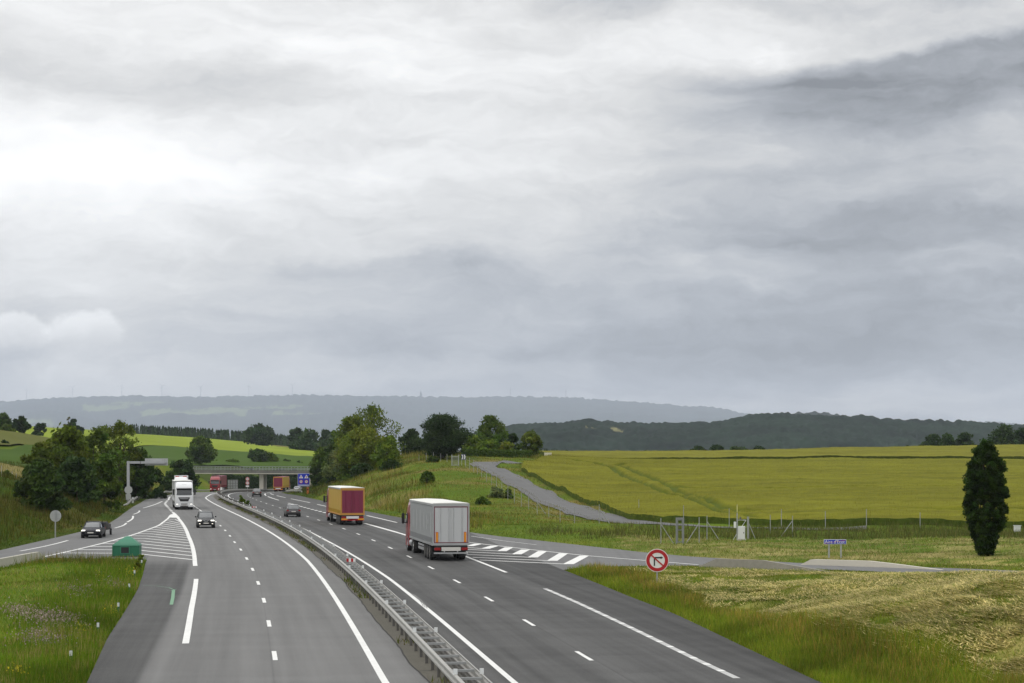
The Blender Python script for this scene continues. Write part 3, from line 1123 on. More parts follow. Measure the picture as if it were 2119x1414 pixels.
# entry ramp: gore lines and chevrons
pm.path([ground_at(*p) for p in ((845, 1109), (905, 1116), (970, 1123), (1062, 1133.5), (1135, 1142), (1209.7, 1150), (1270, 1155), (1332, 1160), (1400, 1165.5), (1444, 1169))], .24, lift=.012)
for kk, top, left, w in (((1169, 1168), (1209.7, 1150.5), (992, 1159.5), 1), ((1136, 1161), (1166.4, 1145.5), (978, 1154), 1), ((1096, 1154), (1123, 1141), (966, 1148), 1), ((1063, 1147.5), (1087.4, 1138), (950, 1142), 1), ((1032.6, 1141), (1053, 1133.5), (930, 1135.5), 1),
                         ((998, 1136), (1023.7, 1130), (915, 1130), 1), ((965, 1130.5), (990, 1126), (900, 1125), 1), ((935, 1125), (957, 1122), (885, 1120), 1), ((905, 1120), (927, 1118.5), (870, 1115.5), 1)):
    K, T_, L = ground_at(*kk), ground_at(*top), ground_at(*left)
    w1 = .58
    pm.poly([(K[0] - .15, K[1]), (K[0] + w1, K[1] - .1), (T_[0] + w1 * .6, T_[1]), (T_[0] - w1 * .6, T_[1])])
    hw = .24
    pm.poly([(L[0], L[1] - hw), (L[0], L[1] + hw), (K[0] + .1, K[1] + hw), (K[0] + .1, K[1] - hw)], lift=.0165)
pm.path([ground_at(*p) for p in ((975, 1110), (1040, 1119.5), (1110, 1128))], .12)
pm.build('road_markings', M_PAINT)
# the worn outer line, painted in ribs
pw = Paint()
for k in range(21):
    a = 58.6 + k * 1.98
    pw.along(RC_OUT, a, a + 1.82, .24)
pw.build('road_markings', M_PAINT_OLD)
po = Paint()
for k in range(20):
    a = 58.6 + k * 1.98 + 1.86
    po.along(RC_OUT, a, a + .5, .25, lift=.020)
po.build('road_markings', M_PAINT)
# surveyor's green spray mark on the hard shoulder
pg = Paint()
pg.path([ground_at(*p) for p in ((296, 1212), (325, 1213.5), (350, 1217), (362, 1222))], .06)
pg.path([ground_at(*p) for p in ((359, 1222), (357.5, 1238), (354.5, 1252))], .17)
pg.path([ground_at(*p) for p in ((345, 1222), (353, 1223.5), (365, 1220))], .05, lift=.02)
pg.build('road_markings', mat('green_spray', (.14, .27, .17), .8, var=.3, scale=20))

# median: gritty strip between the carriageways, with a cracked dark edge
M_GRIT = mat('grit', (.085, .078, .060), .95, var=.45, scale=5.0, bump=.4)
M_CRACK = mat('crack', (.03, .028, .025), .95, var=.2)
qs = np.arange(-40, 700, 1.0)
strip('median_strip', qs, -0.78 - (vnoise(qs / 4, qs * 0, 3, 12) - .5) * .35 - sstep(120, 330, qs) * .25, 0.55 + (vnoise(qs / 5, qs * 0 + 9, 2, 13) - .5) * .2, 0.013, M_GRIT, 5)
pc = Paint()
cr = lambda q: -0.80 - (vnoise(np.asarray(q) / 4, np.asarray(q) * 0, 3, 12) - .5) * .35 - sstep(120, 330, q) * .25
pc.along(cr, 40, 330, .06, lift=.019, step=.7)
for q in (62, 84, 107, 121, 133, 158):
    P = [at_q(q + t * .35, float(cr(q)) + t) for t in np.linspace(0, .8, 5)]
    pc.path([(float(a), float(b)) for a, b in P], .05, lift=.019)
pc.build('road_cracks', M_CRACK)
# pale skid swirl in the fast lane
ps = Paint()
for k in range(3):
    ps.path([ground_at(850 + k * 4 + 26 * math.sin(t * 1.4), 1228 + k * 2 + 28 * t) for t in np.linspace(0, 1, 8)], .035, lift=.019)
ps.build('road_markings', mat('skid_scuff', (.17, .17, .165), .9, var=.4, scale=8))

# ------------------------------------------------------------------ the ripening crop on the right
def crop_sheet(name, A, B, nx, ny, h, col, low, tracks=None, ears=0, ear_col=None, seed=0):
    A, B = np.asarray(A, float), np.asarray(B, float)

    def res(P, n, pw=1.0):
        s = np.concatenate([[0], np.cumsum(np.linalg.norm(np.diff(P, axis=0), axis=1))])
        u = np.linspace(0, 1, n) ** pw * s[-1]
        Q = np.stack([np.interp(u, s, P[:, 0]), np.interp(u, s, P[:, 1])], 1)
        for _ in range(10):
            Q[1:-1] = (Q[:-2] + Q[1:-1] * 2 + Q[2:]) / 4
        return Q
    a, b = res(A, nx), res(B, nx)
    t = (np.linspace(0, 1, ny) ** 1.25)[:, None, None]
    P = a[None] * (1 - t) + b[None] * t
    X, Y = P[..., 0].ravel(), P[..., 1].ravel()
    bump = (vnoise(X / .9, Y / .9, 3, 20 + seed) - .5) * .24 + (vnoise(X / 9, Y / 4, 2, 21 + seed) - .5) * .22
    tone = vnoise(X / 22, Y / 5, 3, 22 + seed) * .6 + vnoise(X / 3.5, Y / 1.6, 3, 23 + seed) * .4
    c = np.array(col)[None] * (.55 + .9 * tone)[:, None]
    hh = h + bump
    if tracks is not None:
        dmin = np.full(len(X), 1e9)
        for T in tracks:
            T = np.asarray(T, float)
            for (ax, ay), (bx, by) in zip(T[:-1], T[1:]):
                dx, dy = bx - ax, by - ay
                tt = np.clip(((X - ax) * dx + (Y - ay) * dy) / (dx * dx + dy * dy), 0, 1)
                dmin = np.minimum(dmin, np.hypot(X - ax - tt * dx, Y - ay - tt * dy))
        dmin = dmin + (vnoise(X / 2.5, Y / 2.5, 2, 29) - .5) * .6
        k = 1 - sstep(.35, .95, dmin)
        hh = hh - k * h * .75
        c = c * (1 - .85 * k[:, None]) + np.array(low)[None] * (.85 * k[:, None])
    Z = zt(X, Y) + np.maximum(hh, .12)
    gi = np.arange(nx * ny).reshape(ny, nx)
    V = np.stack([X, Y, Z], 1)
    F = np.stack([gi[:-1, :-1], gi[:-1, 1:], gi[1:, 1:], gi[1:, :-1]], -1).reshape(-1, 4)
    # the crop's standing side: green stalks
    for row in (gi[0], gi[-1], gi[:, 0], gi[:, -1]):
        o = len(V)
        S = V[row].copy()
        top = S.copy()
        S[:, 2] = zt(S[:, 0], S[:, 1]) - .1
        V = np.concatenate([V, S, top])
        c = np.concatenate([c, np.tile(np.array(low), (2 * len(row), 1)) * (.8 + .4 * RNG.random((2 * len(row), 1)))])
        n = len(row)
        i = np.arange(n - 1)
        F = np.concatenate([F, np.stack([o + i, o + i + 1, o + n + i + 1, o + n + i], -1)])
    o = mesh_arrays(name, V, F, M_CROPTOP, col=c, smooth=False)
    if ears:
        # single stalks and ears standing above the mass, thickest near the edge one looks at
        i = RNG.integers(0, nx * ny, ears * 6)
        w = np.minimum(1, (190.0 / Y[i]) ** 2.2)
        i = i[RNG.random(len(i)) < w][:ears]
        if tracks is not None:
            i = i[dmin[i] > .9]
        bx, by = X[i] + RNG.normal(0, .3, len(i)), Y[i] + RNG.normal(0, .3, len(i))
        bz = Z[i] - .25
        blades(name + '_ears', bx, by, bz, RNG.uniform(.35, .75, len(i)), .03, .12, np.array(ear_col)[None] * RNG.uniform(.6, 1.35, (len(i), 1)), M_LEAF, parent=o)
    return o


def blades(name, bx, by, bz, h, w, lean, col, m, parent=None, az=None):
    """one thin triangle per blade"""
    n = len(bx)
    a = RNG.uniform(0, 2 * PI, n) if az is None else az
    la = RNG.uniform(0, 2 * PI, n) if az is None else az + PI / 2
    lean = np.broadcast_to(lean, n) * RNG.uniform(.3, 1.5, n)
    w = np.broadcast_to(w, n) * RNG.uniform(.7, 1.3, n)
    V = np.empty((n, 3, 3), np.float32)
    V[:, 0] = np.stack([bx - np.cos(a) * w / 2, by - np.sin(a) * w / 2, bz], 1)
    V[:, 1] = np.stack([bx + np.cos(a) * w / 2, by + np.sin(a) * w / 2, bz], 1)
    V[:, 2] = np.stack([bx + np.cos(la) * lean, by + np.sin(la) * lean, bz + h], 1)
    F = np.arange(3 * n).reshape(n, 3)
    return mesh_arrays(name, V.reshape(-1, 3), F, m, parent=parent, col=np.repeat(col, 3, 0))


M_LEAF = mat_leaf('leaves', transl=.36)
M_CROPTOP = mat_ground('crop_top', var=.46, scales=(1.5, .30), bump=.6)


def on_field(px, py):
    t = (py - HY) / FPX
    Y = 11.485 / (t + .02913)
    return (px - CX) / FPX * Y, Y


tr1 = [on_field(*p) for p in ((1170, 957), (1238, 961), (1262, 968), (1300, 984), (1345, 998), (1400, 1014), (1445, 1031), (1490, 1045), (1560, 1060))]
tr2 = [on_field(*p) for p in ((1360, 955), (1275, 962), (1290, 968), (1330, 980), (1375, 994), (1430, 1015), (1500, 1040), (1570, 1052))]
tr3 = [on_field(*p) for p in ((1372, 996), (1420, 1001), (1500, 1003), (1620, 1003), (1760, 1004), (1900, 1003), (2119, 1007))]
tr4 = [on_field(*p) for p in ((1500, 1040), (1620, 1049), (1760, 1052), (1900, 1050), (2119, 1054))]
EDGE_A = [(10, 418), (6.5, 380), (4, 360), (2.2, 345), (1.6, 328), (2.8, 308), (5.6, 284), (8.8, 260), (11.5, 232), (13.2, 212), (18, 203), (25, 196), (36, 190), (51, 186), (75, 180), (140, 172)]
EDGE_B = [(10.4, 420), (40, 421), (80, 421), (150, 421), (170, 420)]
o = crop_sheet('wheat_field', EDGE_A, EDGE_B, 760, 400, .72, (.136, .136, .012), (.062, .088, .012), [tr1, tr2, tr3, tr4], 90000, (.205, .195, .026))
tag(o, 'ripening yellow green wheat field with wheel tracks, beyond the climbing lane', 'wheat', kind='stuff')
o = crop_sheet('barley_field', [(9, 424), (40, 425), (80, 425), (170, 424)], [(5, 520), (40, 525), (80, 525), (170, 525)], 300, 70, 1.15, (.145, .142, .016), (.055, .070, .012), None, 9000, (.24, .20, .03), 5)
tag(o, 'second crop field with a dark near edge, along the horizon behind the wheat', 'barley', kind='stuff')

# ------------------------------------------------------------------ grass
def scatter(n, x0, x1, y0, y1, w=None):
    X, Y = RNG.uniform(x0, x1, n), RNG.uniform(y0, y1, n)
    return X, Y


def grass(name, label, X, Y, h, w, lean, col, m=None, lift=0.0, az=None):
    Z = zt(X, Y) - .03 + lift
    o = blades(name, X, Y, Z, h, w, lean, col, m or M_LEAF, az=az)
    return tag(o, label, 'grass', kind='stuff')


def pick(cols, n, p):
    c = np.array(cols)[RNG.choice(len(cols), n, p=p)]
    return c * RNG.uniform(.65, 1.35, (n, 1))


def lod(Y, near=58.0, e=1.7):
    return RNG.random(len(Y)) < np.minimum(1, (near / Y) ** e)


def verge_right():
    # everything right of the motorway, up to the ramp
    X, Y = scatter(620000, 2, 36, 50, 124)
    k = lod(Y) & (np.abs(X / Y) < .30)
    X, Y = X[k], Y[k]
    pd = pave_dist(X, Y)
    k = pd > .05
    X, Y, pd = X[k], Y[k], pd[k]
    q, d = line_coords(X, Y)
    e = d - np.interp(q, *DR)                       # metres from the road's edge
    n1 = vnoise(X / 3, Y / 3, 3, 40)
    n2 = vnoise(X / 1.1, Y / 1.1, 2, 41)
    hb = np.interp(Y, [52, 60, 75, 100], [6.2, 5.2, 3.2, 2.7])
    hb = hb + (vnoise(X / 6, Y / 9, 3, 45) - .5) * 5.0
    rough = (1 - sstep(hb - .6, hb + 1.6, e + (n1 - .5) * 3)) * sstep(0.2, 1.2, e)
    n = len(X)
    g = pick([(.125, .185, .010), (.165, .205, .014), (.22, .215, .024)], n, [.45, .38, .17])
    reds = pick([(.29, .19, .040), (.34, .26, .060), (.25, .22, .025), (.16, .19, .014)], n, [.28, .24, .28, .20])
    isr = RNG.random(n) < rough * sstep(.8, 2.6, e) * (.20 + .55 * sstep(.35, .65, n1)) * np.interp(Y, [52, 62, 80, 100], [.25, .45, 1.0, 1.15])
    col = np.where(isr[:, None], reds, g)
    h = np.where(e < hb + .4, RNG.uniform(.20, .44, n), RNG.uniform(.10, .24, n)) * (.6 + .8 * n1)
    h = h * np.where(isr, 1.35, 1.0)
    n5 = vnoise(X / 2.2, Y / 3.5, 3, 47)
    col = col * (.45 + 1.1 * n5)[:, None]
    # hay zone is thin
    keep = (e < hb + .8) | (RNG.random(n) < np.where(n2 < .5, .9, .40))
    m = keep
    grass('grass', 'tall verge grass with rusty seed heads along the right shoulder', X[m], Y[m], h[m], .030 * np.sqrt(Y[m] / 60), .16, col[m])
    # mown hay lying in swathes
    rd = poly_dist(RAMP_R, X, Y)
    hay = (e > hb - .6) & (n2 * .5 + n1 * .5 > np.interp(X, [6, 12, 20], [.50, .45, .40])) & (RNG.random(n) < sstep(2.5, 8.0, rd) + .06)
    m = hay & (RNG.random(n) < sstep(hb - .6, hb + 1.6, e))
    k = m.sum()
    az = RNG.normal(.5, .55, k) + (vnoise(X[m] / 5, Y[m] / 5, 2, 44) - .5) * 3
    c = pick([(.58, .49, .20), (.45, .37, .13), (.32, .28, .07), (.13, .17, .02)], k, [.38, .32, .18, .12]) * (.65 + .7 * vnoise(X[m] / 1.6 + Y[m] * .3, Y[m] / 2.6, 2, 46))[:, None]
    o = blades('hay', X[m], Y[m], zt(X[m], Y[m]) + RNG.uniform(.0, .14, k) , RNG.uniform(-.03, .10, k), .045, RNG.uniform(.25, .55, k), c, M_LEAF, az=az)
    tag(o, 'pale mown hay lying in swathes on the right bank', 'hay', kind='stuff')


def verge_left():
    X, Y = scatter(420000, -36, -11, 52, 134)
    k = lod(Y) & (X / Y > -.30)
    X, Y = X[k], Y[k]
    pd = pave_dist(X, Y)
    k = pd > .05
    X, Y, pd = X[k], Y[k], pd[k]
    n = len(X)
    n1 = vnoise(X / 3.2, Y / 3.2, 3, 50)
    n2 = vnoise(X / 1.2, Y / 1.2, 2, 51)
    edge = 1 - sstep(2.0, 5.0, np.interp(Y, [50, 135], [-11.5, -26]) - X + (n1 - .5) * 2)
    col = pick([(.090, .175, .007), (.125, .190, .010), (.17, .19, .016), (.24, .21, .05)], n, [.42, .34, .17, .07])
    n4 = vnoise(X / 6, Y / 8, 3, 52)
    col = col * (.45 + 1.1 * n4)[:, None]  # tonal patches; the shade of hummocks is put into the blade colour too
    dryk = (n2 * .5 + n4 * .5 > .60) & (RNG.random(n) < .5)
    col = np.where(dryk[:, None], pick([(.30, .26, .08), (.22, .20, .05)], n, [.5, .5]), col)
    h = RNG.uniform(.10, .26, n) * (.4 + 1.2 * n1) + edge * RNG.uniform(.05, .40, n) * (n2 + .3)
    m = (RNG.random(n) < .45 + .55 * edge)
    grass('grass', 'lush green grass of the island between motorway and exit ramp', X[m], Y[m], h[m], .032 * np.sqrt(Y[m] / 60), .12, col[m])
    # dusky pink clover-like flowers in drifts, and yellow ones
    for lab, nm, spots, cs in (('drifts of dusky pink wild flowers in the island grass', 'pink_flowers', ((235, 1215, 30, 9), (165, 1240, 38, 12), (105, 1300, 70, 18), (90, 1335, 60, 16), (40, 1290, 40, 14), (130, 1296, 50, 10)), ((.27, .20, .18), (.20, .17, .11), (.34, .28, .24), (.16, .16, .06))),
                              ('small yellow wild flowers dotted in the island grass', 'yellow_flowers', ((35, 1400, 30, 8), (205, 1207, 14, 5), (270, 1190, 20, 12), (285, 1207, 12, 6), (240, 1270, 22, 14), (168, 1312, 25, 10)), ((.42, .36, .02), (.48, .38, .02), (.30, .33, .03)))):
        bx, by = [], []
        for px, py, sx, sy in spots:
            kk = int(sx * sy * (.62 if 'pink' in nm else .30))
            for a, b in zip(RNG.normal(px, sx * .5, kk), RNG.normal(py, sy * .5, kk)):
                if b < 1160:
                    continue
                g = ground_at(a, b)
                bx.append(g[0])
                by.append(g[1])
        bx, by = np.array(bx), np.array(by)
        k = pave_dist(bx, by) > .3
        bx, by = bx[k], by[k]
        nn = len(bx)
        z = zt(bx, by) + RNG.uniform(.05, .34, nn)
        c = pick(cs, nn, [1 / len(cs)] * len(cs))
        V = np.empty((nn, 4, 3), np.float32)
        s = RNG.uniform(.016, .036, nn)
        for i, (ax, az_) in enumerate(((-1, 0), (0, -1), (1, 0), (0, 1))):
            V[:, i] = np.stack([bx + s * ax, by + s * .5 * az_, z + s * az_], 1)
        F = np.arange(4 * nn).reshape(nn, 4)
        tag(mesh_arrays(nm, V.reshape(-1, 3), F, M_LEAF, col=np.repeat(c, 4, 0)), lab, 'wild flowers', kind='stuff')


def verge_far():
    # ramp side, cutting slopes and field edge: coarser tufts with distance
    X, Y = scatter(900000, -95, 60, 118, 470)
    k = (np.abs(X / Y) < .30) & (RNG.random(len(X)) < np.minimum(1, (135 / Y) ** 1.2))
    X, Y = X[k], Y[k]
    pd = pave_dist(X, Y)
    q, d = line_coords(X, Y)
    lane = poly_dist(LANE_XY + [(x, y + 2.5) for x, y in LANE_XY[::-1]], X, Y)
    inf = poly_dist(EDGE_A + EDGE_B[::-1], X, Y)
    k = (pd > .15) & (lane > 1.2) & (inf > -.2) & (np.abs(d) < 75)
    X, Y, pd, d = X[k], Y[k], pd[k], d[k]
    n = len(X)
    n1 = vnoise(X / 6, Y / 6, 3, 60)
    n2 = vnoise(X / 2, Y / 2, 2, 61)
    weedy = ((X < -3) | (Y > 200)) & (pd > 2.0)
    g = pick([(.080, .140, .009), (.12, .165, .012), (.16, .175, .02)], n, [.4, .38, .22])
    w_ = pick([(.095, .115, .012), (.17, .155, .025), (.20, .14, .03), (.25, .21, .05)], n, [.40, .28, .18, .14])
    n6 = vnoise(X / 3.5, Y / 5, 3, 62)
    w_ = w_ * (.30 + 1.3 * n6)[:, None]
    g = g * (.50 + .9 * n6)[:, None]
    col = np.where((weedy & (n1 * .6 + n2 * .4 > .41))[:, None], w_, g)
    dry = (X > 9) & (Y < 172) & (n1 * .5 + n2 * .5 > .47) & (RNG.random(n) < .65)
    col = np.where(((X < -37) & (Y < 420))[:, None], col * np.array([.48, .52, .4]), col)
    col = np.where(dry[:, None], pick([(.30, .25, .10), (.22, .19, .06)], n, [.5, .5]), col)
    h = np.where(weedy, RNG.uniform(.25, .95, n), RNG.uniform(.10, .26, n)) * (.25 + .8 * n1 + .8 * n6)
    # rough uncut belt behind the fence
    belt = (X + (n1 - .5) * 16 > 6) & (Y + (n2 - .5) * 8 > 165) & (Y < np.where(X < 20, 180, 192))
    lane = poly_dist(LANE_XY + [(x, y + 2.5) for x, y in LANE_XY[::-1]], X, Y)
    h = np.where(belt, RNG.uniform(.35, .8, n), h)
    h = h * np.where((lane < 14) & (Y > 180) & (X + (n1 - .5) * 8 < 23), .35, 1.0)
    col = np.where(belt[:, None], pick([(.075, .095, .016), (.11, .115, .025), (.15, .135, .04)], n, [.45, .35, .2]), col)
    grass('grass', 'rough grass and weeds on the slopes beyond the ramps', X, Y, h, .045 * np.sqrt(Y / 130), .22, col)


verge_right()
verge_left()
verge_far()


def median_weeds():
    q = RNG.uniform(50, 330, 9000)
    q = q[vnoise(q / 5, q * 0, 3, 80) > .50]
    n = len(q)
    d = RNG.uniform(-.75, .45, n)
    X, Y = at_q(q, d)
    o = blades('weeds', X, Y, zr(Y) + .01, RNG.uniform(.05, .32, n), .05, .12, pick([(.09, .12, .02), (.16, .14, .04), (.07, .10, .015)], n, [.4, .35, .25]), M_LEAF)
    tag(o, 'sparse weeds growing in the gritty median', 'weeds', kind='stuff')


median_weeds()

# ------------------------------------------------------------------ trees and bushes
M_BARK = mat('bark', (.075, .058, .042), .95, var=.35, scale=5, bump=.5)
M_BARKP = mat('pale_bark', (.16, .14, .115), .95, var=.3, scale=5, bump=.4)
_G = {
    'dark': (.024, .044, .007), 'mid': (.042, .070, .008), 'olive': (.055, .078, .008), 'light': (.072, .108, .010),
    'yellow': (.072, .092, .009), 'grey': (.085, .105, .035), 'pine': (.016, .030, .009), 'deep': (.017, .033, .007), 'brown': (.080, .072, .020), 'ink': (.013, .027, .004),
}
GREEN = {k: tuple((1.85 if k in ('deep', 'ink', 'pine') else 1.78) * q for q in v) for k, v in _G.items()}


def crown_points(style, H, r, rs, n):
    """centres and sizes of the leaf clumps"""
    P, S = [], []
    k = 0
    lob = [(rs.uniform(0, 2 * PI), rs.uniform(.15, .95), rs.uniform(.75, 1.25)) for _ in range(7)]
    while len(P) < n and k < n * 60:
        k += 1
        a = rs.uniform(0, 2 * PI)
        u = rs.random() ** .45
        if style == 'column':
            t = rs.random()
            prof = float(np.interp(t, [0, .05, .15, .25, .36, .57, .70, .77, .87, .94, 1], [.20, .34, .56, .77, .92, .98, .94, .86, .62, .34, .08]))
            u = rs.random() ** .25
            z = H * (.03 + .95 * t)
        elif style == 'bush':
            t = rs.random()
            prof = math.sqrt(max(0, 1 - (t * .97) ** 2))
            z = H * (.06 + .84 * t)
        elif style == 'pine':
            t = rs.random()
            prof = (.55 + .45 * sstep(0, .30, t)) * (1 - .62 * sstep(.55, 1.0, t)) * (0.8 + .2 * math.sin(t * 26))
            z = H * (.10 + .86 * t)
        elif style == 'tall':
            t = rs.random()
            prof = (.55 + .45 * sstep(0, .3, t)) * (1 - .65 * sstep(.55, 1, t))
            z = H * (.08 + .86 * t)
        else:
            t = rs.random()
            prof = math.sqrt(max(0, 1 - (2 * t - .94) ** 2 * .98))
            z = H * (.20 + .74 * t)
        w = 1.0
        for la, lt, lw in lob:
            w *= 1 + (lw - 1) * (.35 if style == 'column' else 1.0) * max(0, math.cos(a - la)) * math.exp(-((t - lt) * 3) ** 2)
        rr = r * prof * u * w
        P.append((math.cos(a) * rr * .88, math.sin(a) * rr * .88, z + rs.normal(0, .02 * H)))
        S.append(r * rs.uniform(.20, .36) * (.50 if style in ('column',) else 1.0) * (1 if style != 'airy' else .7))
    return np.array(P), np.array(S)


def tree(name, label, px, ytop, hw, Y, style='round', green='mid', clumps=46, per=90, leaf=.30, group=None, cat='tree', seed=0, trunk=True, mix=.25, sink=.1, bark=None):
    x = (px - CX) / FPX * Y
    z0 = float(zt(x, Y)) - sink
    H = max(.8, CAMZ - (ytop - HY) / FPX * Y - z0)
    r = hw / FPX * Y
    rs = np.random.default_rng(1000 + int(px * 3 + ytop * 7) + seed)
    t = thing(name, label, cat, (x, Y, z0), rs.uniform(0, 6), group)
    P, S = crown_points(style, H, r, rs, clumps)
    n = len(P) * per
    ci = np.repeat(np.arange(len(P)), per)
    dirs = rs.normal(0, 1, (n, 3))
    dirs /= np.linalg.norm(dirs, axis=1)[:, None] + 1e-9
    rad = S[ci] * rs.random(n) ** .4 * rs.uniform(.8, 1.25, n)
    flat = np.array([1, 1, .55 if style == 'pine' else .85])
    Cn = P[ci] + dirs * rad[:, None] * flat
    Cn[:, 2] = np.maximum(Cn[:, 2], .05)
    a = rs.normal(0, 1, (n, 3)) + dirs * .2
    a /= np.linalg.norm(a, axis=1)[:, None]
    b = np.cross(a, rs.normal(0, 1, (n, 3)))
    b /= np.linalg.norm(b, axis=1)[:, None] + 1e-9
    s = leaf * rs.uniform(.55, 1.3, n)[:, None]
    if style == 'pine':
        asp = .28
    else:
        asp = .55
    V = np.stack([Cn - a * s, Cn - b * s * asp, Cn + a * s, Cn + b * s * asp], 1).reshape(-1, 3)
    F = np.arange(4 * n).reshape(n, 4)
    base = np.array(GREEN[green])
    tone = rs.uniform(1 - mix, 1 + mix * 1.2, len(P))[ci] * rs.uniform(.72, 1.3, n)
    warm = rs.uniform(-.12, .18, len(P))[ci]
    c = base[None] * tone[:, None] * np.stack([1 + warm, np.ones(n), 1 - warm], 1)
    mesh_arrays('crown', V, F, M_LEAF, parent=t, col=np.repeat(c, 4, 0))
    if trunk:
        mb = MB()
        tr = max(.08, H * .018)
        top = H * (.9 if style in ('pine', 'column') else .62)
        pts = [Vector((0, 0, -.2))]
        for k in range(1, 5):
            pts.append(Vector((rs.normal(0, .015 * H), rs.normal(0, .015 * H), top * k / 4)))
        for k in range(4):
            mb.tube(pts[k], pts[k + 1], tr * (1 - k * .2), tr * (.8 - k * .2) + .01, 7)
        for i in rs.choice(len(P), min(len(P), 12 if style != 'airy' else 26), replace=False):
            z = min(top * .95, max(.08 * H, P[i][2] * rs.uniform(.45, .75)))
            f = z / top * 4
            k = min(3, int(f))
            s0 = pts[k].lerp(pts[k + 1], f - k)
            mid_ = s0.lerp(Vector(P[i]), .55) + Vector((0, 0, .04 * H))
            mb.tube(s0, mid_, tr * .36, tr * .2, 5)
            mb.tube(mid_, Vector(P[i]), tr * .2, tr * .06, 5)
        mb.build('trunk', bark or M_BARK, t)
    return t


G1 = 'trees on the bank left of the exit ramp'
for a in (
    ('bushy_tree', 'big dark bush low on the left bank, nearest the ramp', 88, 952, 52, 198, 'bush', 'dark', 70, 120, .26, G1),
    ('bushy_tree', 'yellow green bushy tree rising behind the big dark bush on the left bank', 132, 888, 60, 250, 'tall', 'olive', 64, 100, .30, G1),
    ('bushy_tree', 'mid green tree between the yellow green tree and the tall thin topped one', 194, 886, 52, 268, 'tall', 'mid', 56, 100, .30, G1),
    ('slender_tree', 'tall tree with a brownish see through crown behind the cantilever sign', 247, 867, 50, 318, 'airy', 'olive', 90, 50, .26, G1),
    ('bushy_tree', 'deep green tree directly behind the upright of the cantilever sign', 284, 926, 36, 322, 'tall', 'dark', 50, 90, .32, G1),
    ('bushy_tree', 'low dark tree under the arm of the cantilever sign', 312, 962, 34, 338, 'bush', 'deep', 44, 90, .32, G1),
    ('bushy_tree', 'dense shadowy bush at the foot of the left bank trees beside the big bush', 160, 945, 52, 232, 'bush', 'deep', 56, 100, .28, G1),
    ('bushy_tree', 'olive bush below the tall see through tree on the left bank', 216, 935, 38, 250, 'bush', 'mid', 50, 100, .28, G1),
    ('bushy_tree', 'small leafy tree leaning out left of the yellow green bushy tree', 84, 918, 36, 246, 'tall', 'olive', 44, 90, .30, G1),
    ('shrub', 'round shrub at the edge of the photo on the top of the left bank', 8, 975, 18, 235, 'bush', 'mid', 20, 80, .26, G1),
):
    tree(*a[:11], group=a[11], mix=.32)
G2 = 'trees and bushes round the overbridge'
for a in (
    ('bushy_tree', 'large round dark green tree standing just left above the overbridge railing', 416, 906, 33, 660, 'round', 'mid', 60, 90, .55),
    ('shrub', 'dark shrub below the round tree where the bridge deck meets the left bank', 378, 947, 32, 455, 'bush', 'deep', 46, 90, .42),
    ('shrub', 'dark shrub under the left end of the bridge deck, behind the white lorry', 352, 975, 20, 430, 'bush', 'dark', 30, 80, .4),
    ('bushy_tree', 'pointed dark tree above the middle of the overbridge railing', 533, 932, 22, 725, 'round', 'dark', 40, 80, .5),
    ('bushy_tree', 'broad low olive tree above the railing, right of the pointed dark tree', 556, 940, 22, 730, 'bush', 'mid', 40, 80, .5),
    ('shrub', 'low shrub above the bridge railing left of the pointed dark tree', 480, 954, 15, 700, 'bush', 'mid', 20, 70, .5),
    ('shrub', 'tiny shrub above the right part of the bridge railing', 592, 956, 9, 735, 'bush', 'dark', 12, 60, .4),
    ('shrub', 'tiny shrub above the bridge railing next to the right bank trees', 618, 955, 8, 738, 'bush', 'dark', 12, 60, .4),
    ('shrub', 'dim shrub on the slope under the bridge, right of the pier', 562, 978, 12, 640, 'bush', 'deep', 20, 60, .45),
    ('shrub', 'dim shrub on the slope under the bridge, left of the pier', 515, 968, 10, 650, 'bush', 'deep', 16, 60, .45),
):
    tree(*a, group=G2)
G3 = 'trees at the far edge of the bright field'
